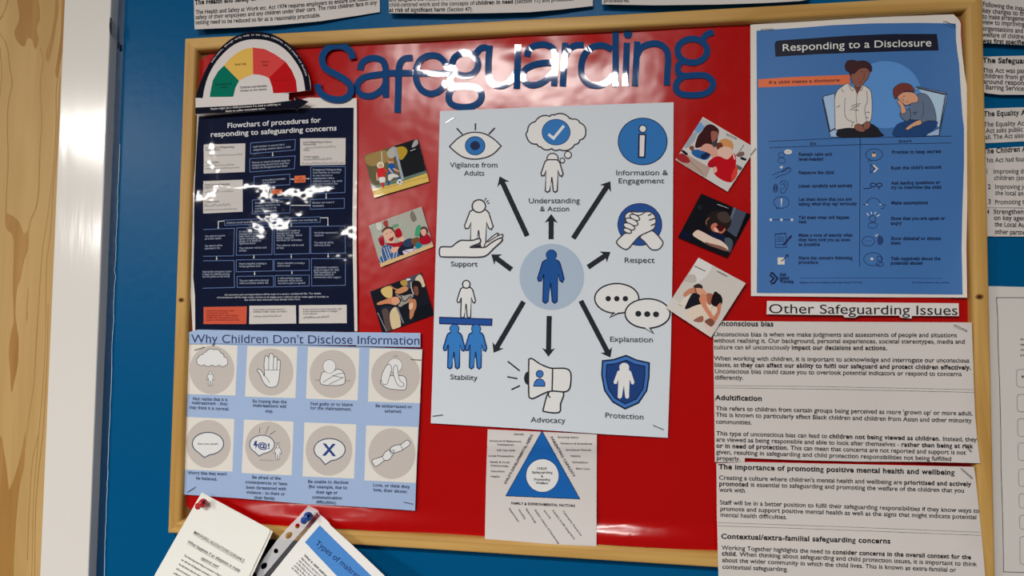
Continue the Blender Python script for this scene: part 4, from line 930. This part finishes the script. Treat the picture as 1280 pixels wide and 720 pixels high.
s.poly(smooth([(172, 222), (168, 150), (185, 134)], False, 4) + [(300, 126), (560, 108), (800, 98), (1052, 98), (1062, 188), (900, 190), (600, 200), (400, 208)], (8, 12, 36))
s.text('Responding to a Disclosure', (206, 192), (1024, 165), 8.6, (216, 212, 208), res=5, sag=-.8)
s.part('dos_and_donts_table')
TB = (10, 26, 70)
s.line([(135, 684), (560, 664), (1132, 655)], .7, TB); s.line([(632, 664), (634, 720)], .8, TB)
s.text('Do', (360, 703), (394, 702), 3.0, TB, bold=True); s.text("Don't", (843, 690), (914, 688), 3.0, TB, bold=True)
s.line([(140, 718), (600, 702), (1132, 692)], .7, TB)
s.fr(930, 165, 3.4286); s.line([(498, 30), (495, 578)], .8, TB)
for t, x0, y0, x1, y1 in (('Remain calm and', 234, 102, 377, 101), ('level-headed', 234, 123, 340, 122), ('Reassure the child', 234, 180, 386, 180), ('Listen carefully and actively', 234, 238, 465, 236), ('Let them know that you are', 234, 295, 462, 294), ('taking what they say seriously', 234, 315, 484, 313),
    ('Tell them what will happen', 234, 373, 452, 372), ('next', 234, 391, 268, 391), ('Make a note of exactly what', 234, 449, 466, 448), ('they have told you as soon', 234, 468, 456, 468), ('as possible', 234, 488, 326, 488), ('Share the concern following', 234, 546, 466, 546), ('procedure', 234, 565, 318, 565),
    ('Promise to keep secrets', 634, 93, 846, 89), ("Rush the child's account", 630, 161, 846, 156), ('Ask leading questions or', 631, 225, 842, 222), ('try to interview the child', 631, 244, 846, 243), ('Make assumptions', 631, 310, 789, 309), ('Show that you are upset or', 629, 377, 862, 376), ('angry', 629, 397, 676, 397),
    ('Show disbelief or dismiss', 629, 463, 845, 463), ('them', 629, 482, 672, 482), ('Talk negatively about the', 629, 549, 842, 549), ("potential abuser", 629, 568, 768, 568)): s.text(t, (x0, y0), (x1, y1), 3.9, (8, 20, 60), bold=True)
s.text('Safeguarding and Safeguarding High Speed Training', (238, 648), (505, 647), 1.9, (24, 50, 104)); s.text('Find information on the website', (720, 648), (880, 648), 1.9, (24, 50, 104))
s.line([(236, 625), (560, 625), (850, 627)], .4, (24, 50, 104))
s.part('printed_text')
for i, t in enumerate(('High', 'Speed', 'Training')): s.text(t, (153, 615 + i * 15), (153 + (28, 40, 60)[i], 615 + i * 15), 3.2, TB, bold=True)
s.part('chevron_emblem'); s.line([(110, 612), (128, 628), (112, 644)], 2.2, TB); s.line([(112, 606), (122, 604), (144, 628), (128, 648), (116, 650)], 2.4, TB)
s.wk = 1.5; I = (14, 30, 80); WI = (204, 204, 206)
s.part('small_icon')
s.line(ellp(161, 98, 12, 12, 16), .45, I, True); s.line(ellp(161, 122, 16, 12, 16), .45, I, True); s.poly(ellp(189, 85, 17, 10, 20), WI); s.line([(180, 85), (200, 85)], .5, (176, 120, 90))
s.part('small_icon')
s.poly([(153, 150), (158, 146), (160, 149), (163, 146), (168, 149), (160, 158)], WI); s.line(smooth([(122, 185), (150, 172), (172, 168), (196, 155), (200, 165), (180, 180), (158, 186), (135, 198)]), .5, I); s.line(smooth([(160, 172), (180, 156), (196, 152)]), .7, I)
s.part('small_icon')
s.line(smooth([(155, 225), (160, 212), (178, 210), (188, 222), (182, 245), (170, 262), (158, 258), (158, 240)]), .5, I); s.line(smooth([(163, 228), (172, 220), (176, 232), (166, 244)]), .5, I)
for r_ in (5, 10, 15): s.line(ellp(135, 241, r_ * .6, r_ * 1.2, 14), .45, I, True)
s.part('small_icon')
s.line(ellp(160, 302, 33, 25, 28), .5, I, True); s.line([(142, 324), (138, 330), (152, 327)], .5, I); s.poly([(157, 286), (164, 286), (162, 308), (158, 308)], WI); s.ell(160, 314, 3, 3, WI, 10)
s.part('small_icon')
s.line([(112, 376), (208, 376)], .6, I)
for x in (115, 160, 205): s.ell(x, 376, 5.5, 5.5, WI, 14)
s.part('small_icon')
s.line([(133, 438), (180, 434), (182, 494), (135, 496)], .5, I, True); s.line([(138, 434), (138, 442)], .8, I); s.line([(150, 433), (150, 441)], .8, I); s.line([(162, 432), (162, 440)], .8, I); s.line([(174, 431), (174, 439)], .8, I)
for y in (452, 460, 468, 482): s.line([(140, y), (172, y - 1)], .4, I)
s.part('small_icon')
s.line([(168, 486), (204, 444)], 1.8, I)
s.part('small_icon')
s.poly([(144, 538), (174, 538), (174, 568), (144, 568)], (206, 200, 190)); s.line([(160, 555), (188, 528)], .8, I); s.line([(176, 528), (189, 526), (189, 540)], .7, I)
s.part('small_icon')
s.line(ellp(558, 97, 36, 25, 28), .5, I, True); s.line([(538, 118), (532, 126), (552, 121)], .5, I); s.ell(557, 92, 6, 7, (60, 50, 56), 12); s.poly([(549, 93), (565, 93), (565, 106), (549, 106)], (206, 176, 140))
s.part('small_icon')
s.line([(542, 138), (542, 176), (560, 158)], .7, I, True); s.line([(554, 142), (571, 157), (556, 172)], 1.3, (206, 196, 196))
s.part('small_icon')
s.line(ellp(553, 227, 12, 8, 14), .8, I, True); s.line(ellp(580, 227, 12, 8, 14), .8, I, True); s.line([(513, 243), (545, 240), (550, 234)], .7, I); s.line([(575, 236), (580, 246)], .7, I)
s.part('small_icon')
s.line([(508, 311), (525, 311)], .5, I); s.line(ellp(555, 311, 30, 28, 20, math.pi, 2 * math.pi), .5, I); s.line([(584, 311), (605, 312), (598, 326), (586, 328)], .5, I); s.ell(526, 311, 3.5, 3.5, WI, 10); s.ell(584, 311, 3.5, 3.5, WI, 10)
s.part('small_icon')
s.line(ellp(551, 372, 14, 14, 16), .5, I, True); s.line(ellp(551, 400, 20, 12, 18), .5, I, True)
for a, b in (((535, 358), (526, 348)), ((547, 352), (544, 342)), ((560, 352), (565, 342)), ((568, 362), (582, 355))): s.line([a, b], .7, WI)
s.part('small_icon')
s.line(ellp(533, 468, 27, 21, 24), .5, I, True)
for x in (522, 533, 544): s.ell(x, 467, 2.2, 2.2, I, 8)
s.part('small_icon')
s.poly(smooth([(572, 455), (578, 444), (590, 446), (598, 462), (592, 480), (578, 484), (571, 470)], True, 3), (34, 60, 112)); s.line([(562, 440), (568, 447), (574, 438)], .6, WI)
s.part('small_icon')
s.line(ellp(553, 545, 40, 28, 26), .5, I, True); s.line(ellp(580, 542, 10, 10, 14), .5, I, True); s.line(ellp(582, 566, 16, 9, 14), .5, I, True); s.line([(543, 540), (553, 548)], 1.0, WI); s.line([(553, 540), (543, 548)], 1.0, WI)
s.build()

# ---------------------------------------------------------------- right-hand text sheets
PAP = (196, 190, 186); TXT = (26, 24, 30)
s = Sheet('heading_strip', 'white cut-out strip reading Other Safeguarding Issues', 'heading strip',
    [(880 + a / 3.556, 365 + b / 3.556) for a, b in [(280, 40), (700, 46), (1132, 50), (1133, 107), (925, 106), (922, 118), (872, 113), (868, 105), (690, 104), (672, 114), (625, 113), (618, 103), (278, 99)]], (206, 202, 198), 'paper', y=.0052).fr(880, 365, 3.556)
s.part('printed_text').text('Other Safeguarding Issues', (286, 94), (1130, 103), 11.3, (34, 32, 42), res=6); s.build()

def over(x, y):      # the sheets lie on the red paper and climb over the frame at their right edge
    t = max(0., min(1., (x - 1090) / 115.)); return .0062 - .0074 * t ** 1.6
def y_con(x, y): return over(x, y) - .0004 * math.sin(x * .025) - .0008 * max(0., (y - 540) / 38)
s = Sheet('bias_text_sheet', 'white text sheet headed Unconscious bias and Adultification, right side of board', 'text sheet',
    [(891.5, 401), (1000, 402), (1214.7, 403), (1216, 440), (1217.5, 485), (1219, 520), (1221.7, 550), (1225.3, 579), (1150, 577.2), (1077, 577), (992, 575), (931, 572.5), (930.6, 577.5), (893.6, 577.5), (892.5, 490)], PAP, 'paper', yf=y_con, grid=8).fr(880, 365, 3.556)
s.part('printed_text'); T = s.text
T('Unconscious bias', (52, 150), (310, 153), 6.0, TXT, bold=True, res=3)
for t, x0, y0, x1, y1, b in (('Unconscious bias is when we make judgments and assessments of people and situations', 42, 197, 1125, 201, 0), ('without realising it. Our background, personal experiences, societal stereotypes, media and', 43, 225, 1160, 230, 0), ('culture can all unconsciously **impact our decisions and actions.**', 44, 254, 815, 258, 0),
    ('When working with children, it is important to acknowledge and interrogate our unconscious', 45, 304, 1180, 314, 0), ('biases, as **they can affect our ability to fulfil our safeguard and protect children effectively.**', 46, 332, 1188, 345, 0), ('Unconscious bias could cause you to overlook potential indicators or respond to concerns', 47, 361, 1146, 374, 0), ('differently.', 47, 389, 176, 391, 0)):
    T(t, (x0, y0), (x1, y1), 5.2, TXT, bold=bool(b), res=3)
s.part('rule'); s.line([(45, 416), (500, 420), (1200, 434)], .4, (90, 86, 86))
s.fr(880, 480, 3.556); s.line([(45, 17), (600, 24), (1202, 37)], .45, (90, 86, 86))
s.part('printed_text'); T('Adultification', (50, 71), (259, 75), 6.0, TXT, bold=True, res=3)
for t, x0, y0, x1, y1 in (("This refers to children from certain groups being perceived as more 'grown up' or more adult.", 52, 117, 1196, 140), ('This is known to particularly affect Black children and children from Asian and other minority', 52, 145, 1190, 172), ('communities.', 52, 176, 213, 180),
    ('This type of unconscious bias can lead to **children not being viewed as children.** Instead, they', 54, 228, 1213, 256), ('are viewed as being responsible and able to look after themselves - **rather than being at risk**', 54, 255, 1196, 286), ('**or in need of protection.** This can mean that concerns are not reported and support is not', 54, 283, 1164, 314), ('given, resulting in safeguarding and child protection responsibilities not being fulfilled', 54, 311, 1100, 342), ('properly.', 55, 338, 162, 342)): T(t, (x0, y0), (x1, y1), 5.2, TXT, res=3, sag=.2)
s.build()
def y_imp(x, y):
    t = max(0., min(1., (y - 610) / 80.)) ** 1.5
    return min(over(x, y), .0062 - .0076 * t) - .0003 * math.sin(x * .03) - .004 * max(0., (y - 690) / 70)
s = Sheet('wellbeing_text_sheet', 'white text sheet on mental health and wellbeing, lowest right on board', 'text sheet',
    [(895.5, 579), (936, 577.5), (1050, 580), (1217.5, 583.5), (1218.9, 592), (1224, 640), (1228, 680), (1231.5, 720), (1235, 765), (899.5, 765), (898, 720), (896, 640)], PAP, 'paper', yf=y_imp, grid=8).fr(880, 480, 3.556)
s.part('printed_text'); T = s.text
T('The importance of promoting positive mental health and wellbeing', (65, 378), (1115, 404), 6.0, TXT, bold=True, res=3)
s.fr(880, 590, 3.556)
for t, x0, y0, x1, y1 in (("Creating a culture where children's mental health and wellbeing are **prioritised and actively**", 66, 34, 1188, 63), ('**promoted** is essential to safeguarding and promoting the welfare of the children that you', 67, 61, 1157, 92), ('work with.', 68, 88, 188, 92),
    ('Staff will be in a better position to fulfil their safeguarding responsibilities if they know ways to', 70, 144, 1224, 182), ('promote and support positive mental health as well as the signs that might indicate potential', 71, 172, 1212, 210), ('mental health difficulties.', 72, 199, 370, 210),
    ('Working Together highlights the need to **consider concerns in the overall context for the**', 78, 345, 1188, 388), ('**child.** When thinking about safeguarding and child protection issues, it is important to think', 79, 371, 1212, 419), ('about the wider community in which the child lives. This is known as extra-familial or', 80, 400, 1120, 445), ('contextual safeguarding.', 81, 430, 374, 442)): T(t, (x0, y0), (x1, y1), 5.2, TXT, res=3)
T('Contextual/extra-familial safeguarding concerns', (76, 296), (830, 318), 6.0, TXT, bold=True, res=3)
s.part('rule'); s.line([(62, 225), (600, 243), (1228, 268)], .45, (90, 86, 86)); s.line([(62, 239), (600, 257), (1232, 282)], .45, (90, 86, 86))
s.build()
# ---------------------------------------------------------------- sheets on the wall above the board
def curl(yb, y0, amp, base=.0145):
    return lambda x, y: base - amp * max(0., min(1.2, (y - y0) / (yb - y0))) ** 2
s = Sheet('policy_text_sheet', 'white text sheet about health and safety at work, above the board on the left', 'text sheet',
    [(241, -60), (474, -75), (474.8, 15), (450, 19), (400, 26.5), (345, 31.5), (300, 34.3), (243.2, 36.6)], PAP, 'paper', yf=curl(36, 5, .010), grid=8).fr(230, 0, 4.923)
s.part('printed_text'); T = s.text
T('The Health and Safety at Work etc. Act 1974', (66, 28), (760, -32), 5.8, TXT, bold=True, res=3, sag=1.2)
for t, x0, y0, x1, y1, sg in (('The Health and Safety at Work etc. Act 1974 requires employers to ensure the health and', 70, 87, 1192, -4, 1.6), ('safety of their employees and any children under their care. The risks children face in any', 70, 118, 1186, 26, 2.0), ('setting need to be reduced so far as is reasonably practicable.', 70, 150, 840, 104, .9)): T(t, (x0, y0), (x1, y1), 5.0, TXT, res=3, sag=sg)
s.build()
s = Sheet('policy_text_sheet', 'white text sheet mentioning children in need, above the title word', 'text sheet',
    [(485, -60), (741, -75), (741, 7.4), (700, 12), (660, 15.3), (613, 16.4), (560, 17), (486.3, 16.4)], PAP, 'paper', yf=curl(16, -15, .009), grid=8).fr(480, 0, 3.368)
s.part('printed_text'); T = s.text
for t, x0, y0, x1, y1, sg in (('and safeguard the welfare of children in their area and to provide', 22, 6, 560, -10, .5), ('child-centred work and the concepts of **children in need** (Section 17) and protection', 22, 28, 800, 2, 1.3), ('**at risk of significant harm** (Section 47).', 22, 50, 374, 46, .2)): T(t, (x0, y0), (x1, y1), 4.9, TXT, res=3, sag=sg)
s.build()
s = Sheet('policy_text_sheet', 'white sheet ending in the word procedures, above the board on the right', 'text sheet',
    [(752, -60), (1010, -60), (1012, -1), (1000, 1.3), (960, 3.6), (900, 5.6), (820, 6.6), (752.4, 5.4)], PAP, 'paper', yf=curl(5, -20, .009), grid=8).fr(480, 0, 3.368)
s.part('printed_text').text('procedures.', (925, 10), (1035, 9), 4.9, TXT, res=3); s.build()

# ---------------------------------------------------------------- sheets on the wall right of the board
def wsheet(label, out, lines, fr_, yf=None, name='policy_text_sheet'):
    s = Sheet(name, label, 'text sheet', out, PAP, 'paper', y=.0148, yf=yf, grid=12 if yf else None).fr(*fr_)
    s.part('printed_text')
    for t, x0, y0, x1, y1, cp, b in lines: s.text(t, (x0, y0), (x1, y1), cp, TXT, bold=b, res=3)
    s.build()
D4 = (1190, 0, 4.5)
wsheet('white text sheet about an inquiry, topmost right of the board', [(1222, -40), (1330, -40), (1330, 58.5), (1280, 56.5), (1222, 53.5)],
    [('Following the inquiry', 172, 34, 442, 66, 5.6, 0), ('key changes to the law', 172, 70, 480, 96, 5.6, 0), ('to make arrangements', 172, 104, 440, 120, 5.6, 0), ('view to improving the', 172, 136, 460, 152, 5.6, 0), ('organisations and safe', 172, 171, 460, 190, 5.6, 0), ('welfare of children, as', 172, 206, 460, 222, 5.6, 0), ('was first specified in', 172, 242, 460, 254, 5.8, 1)], D4, yf=curl(55, 10, .006))
wsheet('white text sheet starting The Safeguarding, right of the board', [(1222, 71), (1280, 69.5), (1330, 68.5), (1330, 119), (1280, 118.4), (1250, 118.4), (1234, 116.6), (1222, 113)],
    [('The Safeguarding', 172, 353, 498, 358, 6.3, 1), ('This Act was passed', 172, 408, 460, 412, 5.6, 0), ('children from giving', 172, 438, 462, 449, 5.6, 0), ('around responsible', 175, 470, 476, 482, 5.6, 0), ('Barring Service (DBS)', 188, 502, 500, 515, 5.6, 0)], D4, yf=curl(118, 85, .005))
wsheet('white text sheet starting The Equality, right of the board', [(1222, 136), (1280, 134), (1330, 133), (1330, 175), (1280, 176.7), (1222, 179.5)],
    [('The Equality Act', 178, 655, 446, 646, 6.3, 1), ('The Equality Act 2010', 178, 713, 500, 702, 5.6, 0), ('Act asks public bodies', 190, 748, 500, 736, 5.6, 0), ('all. The Act also', 186, 784, 404, 774, 5.6, 0)], D4)
wsheet('white numbered text sheet starting The Children, right of the board', [(1222, 186.5), (1280, 183), (1330, 181), (1330, 260), (1222, 259.4)],
    [('The Children Act', 176, 190, 450, 174, 6.3, 1), ('This Act had four', 176, 240, 414, 232, 5.6, 0), ('1', 192, 302, 203, 302, 5.8, 1), ('Improving de', 232, 302, 420, 300, 5.6, 0), ('children (soc', 236, 338, 420, 338, 5.6, 0), ('2', 203, 388, 218, 388, 5.8, 1), ('Improving jo', 240, 388, 420, 388, 5.6, 0), ('the local and', 243, 422, 420, 426, 5.6, 0), ('3', 205, 472, 220, 472, 5.8, 1), ('Promoting th', 240, 475, 424, 472, 5.6, 0)], (1190, 150, 4.5))
s_l = wsheet('white text strip about key agencies, lowest of the strips right of the board', [(1222, 259.8), (1330, 261), (1330, 296), (1222, 295.5)],
    [('4', 198, 528, 210, 528, 5.8, 1), ('Strengthening', 233, 528, 448, 528, 5.6, 0), ('on key agencies', 236, 562, 470, 566, 5.6, 0), ('the Local Auth', 240, 598, 438, 604, 5.6, 0), ('other partners', 240, 640, 440, 646, 5.6, 0)], (1190, 150, 4.5), yf=lambda x, y: .0142)
def y_form(x, y): return .0140 - .0008 * math.sin(y * .03)
s = Sheet('form_sheet', 'white form with a black border and rounded boxes, right of the board', 'form',
    [(1230, 357.5), (1280, 358.6), (1340, 360), (1345, 760), (1240, 760)], (196, 192, 188), 'paper', yf=y_form, grid=20)
s.part('form_border').line([(1330, 373), (1280, 372), (1245.5, 372), (1247, 395), (1247.8, 437), (1249.5, 479), (1251, 540), (1251.2, 583), (1253, 635), (1254.2, 690), (1254.4, 714.8), (1280, 715.6), (1335, 717)], .8, (60, 58, 60))
for y0, y1 in ((461.7, 484), (493, 514.7), (523.5, 545.5), (553.8, 575.5), (586.3, 608), (617, 635), (644, 661.5), (670.6, 705.5)):
    xl = 1270.6 + (y0 - 460) * .02; r_ = 3.2
    p = [(1325, y0 + .6), (xl + r_, y0), (xl + r_ * .3, y0 + r_ * .3), (xl, y0 + r_), (xl + .4, y1 - r_), (xl + r_ * .3 + .4, y1 - r_ * .3), (xl + r_ + .4, y1), (1326, y1 + .6)]
    s.part('form_box').line(p, .5, (84, 82, 84))
s.part('printed_text'); T = s.text
for i, t in enumerate(('Supporting a child', 'safely when they', 'or a colleague tell', 'you of a worry')): T(t, (1275.5, 425 + i * 6.6), (1318, 425.6 + i * 6.6), 2.2, TXT)
T('Record the date', (1277, 472), (1315, 472.5), 2.6, TXT, bold=True)
s.build()

# ---------------------------------------------------------------- sheets hanging from pins over the lower frame
def y_all(x, y): return -.004 - .040 * max(0, min(1.4, (y - 615) / 105)) ** 1.3
s = Sheet('guidance_sheet', 'white sheet titled Managing Allegations Guidance hanging from a red pin', 'text sheet',
    [(252, 615.5), (290, 636), (336.5, 661), (337.6, 665), (325, 691), (311.4, 720), (292, 762), (169.7, 762), (192.5, 720), (222, 668)], (218, 213, 206), 'paper', yf=y_all, grid=10).fr(180, 590, 4)
s.part('printed_text'); T = s.text; E = (52, 50, 54)
T('MANAGING ALLEGATIONS GUIDANCE', (246, 306), (498, 453), 3.9, E, up='perp', under=.4, res=4)
T('What happens if an allegation is made', (216, 353), (478, 501), 3.7, E, up='perp', under=.4, res=4); T('against me?', (284, 434), (370, 482), 3.7, E, up='perp', under=.4, res=4)
for i, t in enumerate(('The most important thing to remember is that the child comes first and', 'we will take all allegations seriously and act on them at once. You will', 'be told about what has been said as soon as we have taken advice from', 'the local authority officer. You may be asked to stay away from work', 'while this is looked into, and you will be given a named contact person')):
    T(t, (198 - i * 13, 420 + i * 22), (470 - i * 13, 575 + i * 22), 2.6, (104, 100, 100), up='perp')
s.build()
Sheet('guidance_sheet', 'blank white page just behind the Managing Allegations sheet', 'sheet',
    [(254, 618), (336, 661), (341, 664.5), (334, 680), (314, 722), (296, 764), (220, 764), (230, 700)], (210, 205, 198), 'paper', yf=lambda x, y: y_all(x, y) + .0012, grid=10).build()

Sheet('dark_gap_sheet', 'flat black sheet filling the gap behind the punched plastic pocket', 'card',
    [(315, 664), (345, 668), (374, 670), (372, 690), (340, 765), (270, 765)], (7, 7, 14), 'paper', y=.0095).build()  # near-black flat sheet added to darken the gap behind the pocket
# punched plastic pocket
def y_poc(x, y): return -.003 - .030 * max(0, min(1.4, (y - 632) / 90)) ** 1.2
m_milk, nt, b = nodes('milky_plastic')
b.inputs['Base Color'].default_value = (.66, .66, .69, 1); b.inputs['Roughness'].default_value = .25; b.inputs['Alpha'].default_value = .72
m_film, nt, b = nodes('clear_film')
b.inputs['Base Color'].default_value = (.5, .5, .55, 1); b.inputs['Roughness'].default_value = .06; b.inputs['Alpha'].default_value = .14; b.inputs['Coat Weight'].default_value = .6
k7 = lambda a, b_: (310 + a / 7.2, 620 + b_ / 7.2)
strip = [k7(545, 85), k7(632, 130), k7(590, 190), k7(500, 300), k7(400, 410), k7(270, 565), k7(140, 720), k7(40, 850), k7(-80, 850), k7(20, 720), k7(40, 690), k7(140, 560), k7(250, 410), k7(370, 270), k7(460, 180)]
holes = [(445, 270, 20, 24, .5), (368, 353, 26, 36, .75), (252, 495, 21, 22, .3), (144, 629, 24, 34, .7), (52, 716, 26, 30, .5), (578, 150, 14, 16, .5)][:5]
def holed(outline, hl, m, y_f, name, label, cat):
    loops = [[Vector((a, b_, 0)) for a, b_ in outline]] + [[Vector((a, b_, 0)) for a, b_ in h] for h in hl]
    fl = [v for l in loops for v in l]
    tr = tessellate_polygon(loops)
    V = [W(v.x, v.y, y_f(v.x, v.y)) for v in fl]; F = [tuple(t) for t in tr]
    return tag(mesh_obj(name, V, F, m), label, cat)
hl = [[k7(*q) for q in ellp(a, b_, rx, ry, 18, rot=r_)] for a, b_, rx, ry, r_ in holes]
dense = []
for i in range(len(strip)):
    a = Vector(strip[i]); c = Vector(strip[(i + 1) % len(strip)]); n = max(1, int((c - a).length / 6)); dense += [tuple(a.lerp(c, t / n)) for t in range(n)]
pocket = holed(dense, hl, m_milk, y_poc, 'punched_pocket', 'clear plastic pocket with a milky punched strip hanging from a blue pin', 'plastic pocket')
fl = [k7(632, 130), k7(655, 175), k7(640, 190), k7(430, 430), k7(200, 720), k7(96, 850), k7(40, 850), k7(140, 720), k7(270, 565), k7(400, 410), k7(500, 300), k7(590, 190)]
V = [W(a, b_, y_poc(a, b_) - .0002) for a, b_ in fl]
o = mesh_obj('pocket_film', V, [tuple(t) for t in tess(fl)], m_film, parent=pocket); o['label'] = 'crinkled clear film of the pocket'

def y_typ(x, y): return -.006 - .034 * max(0, min(1.4, (y - 644) / 80)) ** 1.2
s = Sheet('maltreatment_sheet', 'white sheet with a blue band titled Types of maltreatment, tilted below the board', 'text sheet',
    [(400.8, 644.2), (406, 648), (411.5, 653.5), (413, 656.5), (440, 681), (481, 720), (526, 762), (302, 762), (337.8, 720), (370, 680)], (214, 211, 208), 'paper', yf=y_typ, grid=10).fr(370, 640, 9)
s.part('blue_band').poly([(268, 148), (300, 180), (420, 300), (850, 720), (1215, 1095), (800, 1095), (460, 720), (100, 340)], (66, 122, 186)); s.lock()
s.part('printed_text'); T = s.text
T('Types of maltreatment', (212, 358), (872, 906), 6.6, (18, 40, 90), up='perp', res=5)
T('What is child maltreatment?', (86, 492), (420, 812), 2.7, (70, 70, 76), up='perp', bold=True)
for i, t in enumerate(('Maltreatment is any form of abuse or neglect which', 'may cause harm to a child. A child may be abused', 'in the family or in an institution or community', 'setting, by those known to them or, more rarely', 'by others, including online. It may involve both')):
    T(t, (52 - i * 26, 524 + i * 27), (430 - i * 26, 884 + i * 27), 2.5, (112, 110, 114), up='perp')
s.build()

# ---------------------------------------------------------------- push pins
def push_pin(label, base, head, yb, rgb, r0, r1):
    """base and head: photo pixels of the foot and the top disc; lathe about the axis between them"""
    A = W(base[0], base[1], yb - .0008); B = W(head[0], head[1], yb - .0125)
    ax = (B - A); L_ = ax.length; ax.normalize()
    u = ax.cross(Vector((0, 0, 1))).normalized(); v = ax.cross(u)
    def lathe(name, prof, m, parent, n=24):
        V = []; F = []
        for t, r_ in prof:
            for i in range(n):
                a = 2 * math.pi * i / n; V.append(A + ax * (t * L_) + (u * math.cos(a) + v * math.sin(a)) * r_)
        for j in range(len(prof) - 1):
            for i in range(n): F.append((j * n + i, j * n + (i + 1) % n, (j + 1) * n + (i + 1) % n, (j + 1) * n + i))
        F.append(tuple(range(n))); F.append(tuple((len(prof) - 1) * n + i for i in reversed(range(n))))
        return mesh_obj(name, V, F, m, parent=parent, smooth=True)
    root = bpy.data.objects.new('push_pin', None); COL.objects.link(root); root.location = A
    tag(root, label, 'push pin')
    lathe('pin_handle', [(0, r0 * .7), (.02, r0 * .95), (.08, r0), (.14, r0 * .92), (.2, r0 * .55), (.3, r0 * .46), (.6, r0 * .5), (.75, r0 * .7), (.82, r1 * .85), (.88, r1), (.96, r1), (1.02, r1 * .85), (1.05, r1 * .4)], mat(rgb, 'gloss'), root)
    lathe('pin_needle', [(-.42, .0002), (-.38, .0006), (.01, .0006)], mat((190, 190, 195), 'metal'), root, 8)
push_pin('red push pin through the corner of the Managing Allegations sheet', (247.7, 633), (254.3, 628.4), -.006, (176, 10, 22), .0046, .0055)
push_pin('blue push pin through the top of the punched plastic pocket', (379.9, 650.8), (385.7, 645), -.006, (12, 64, 138), .0048, .0057)

# ---------------------------------------------------------------- staples
def staple(label, a, b, y, rgb=(120, 118, 120), w_=.00065):
    A = W(a[0], a[1], y); B = W(b[0], b[1], y); d = (B - A).normalized(); n = Vector((0, 1, 0)); c = d.cross(n)
    V = []; F = []
    path = [A + n * .0022, A + n * .0001 - d * .0002, A - n * .0005 + d * .0005, B - n * .0005 - d * .0005, B + n * .0001 + d * .0002, B + n * .0022]
    for i, P in enumerate(path):
        t = (path[min(i + 1, 5)] - path[max(i - 1, 0)]).normalized(); e = t.cross(c).normalized()
        for s1, s2 in ((1, 1), (1, -1), (-1, -1), (-1, 1)): V.append(P + c * (w_ / 2 * s1) + e * (w_ / 3 * s2))
    for i in range(5):
        for k in range(4): F.append((i * 4 + k, i * 4 + (k + 1) % 4, i * 4 + 4 + (k + 1) % 4, i * 4 + 4 + k))
    F += [(0, 3, 2, 1), (20, 21, 22, 23)]
    tag(mesh_obj('staple', V, F, mat(rgb, 'metal')), label, 'staple', 'wire staples holding the papers')
staple('silver staple in the top left corner of the central diagram poster', (556.5, 154), (568, 147.2), .0072, (225, 225, 225))
staple('staple in the bottom left corner of the central diagram poster', (540.5, 520), (553, 518.5), .0066)
staple('staple in the bottom right corner of the central diagram poster', (816.5, 531.5), (829.5, 537), .0064)
staple('staple in the top right corner of the bias text sheet', (1193.5, 406.3), (1208.5, 413.5), -.0034)
staple('staple by the lower right corner of the bias text sheet', (1206, 556), (1214, 564.5), -.0036)
staple('staple in the top right corner of the wellbeing text sheet', (1202, 586), (1215, 597.5), -.003)
staple('staple in the top left corner of the Responding poster', (951.5, 37), (966.5, 36.2), .0066)
staple('dark staple in the top right corner of the Responding poster', (1180, 27), (1194, 32), .0028, (60, 64, 84))
staple('staple in the top left corner of the reasons poster', (243, 437.5), (255, 434), .0060)
staple('staple in the top right corner of the reasons poster', (513.5, 449), (526, 450), .0060)
staple('dark blue staple in the bottom left corner of the reasons poster', (234, 615.5), (244, 609), .0060, (80, 100, 140))
staple('staple in the bottom right corner of the reasons poster', (505, 627.5), (516, 630), .0060)
staple('left staple at the top of the photo of two huddled women', (868.5, 332.5), (881, 338.5), .0034)
staple('right staple at the top of the photo of two huddled women', (896.5, 339), (908.5, 345), .0034)
staple('staple at the top edge of the photo of the child in red', (908.5, 167.3), (920, 172.5), .0060)
staple('staple at the right corner of the photo of the child in red', (938.5, 193), (944.5, 185.5), .0060)
staple('pale staple at the top edge of the dark head-on-arms photo', (896.5, 255.5), (910.5, 260.5), .0060, (200, 200, 205))
staple('staple near the top edge of the footballers photo', (513, 189), (520, 186), .0060)
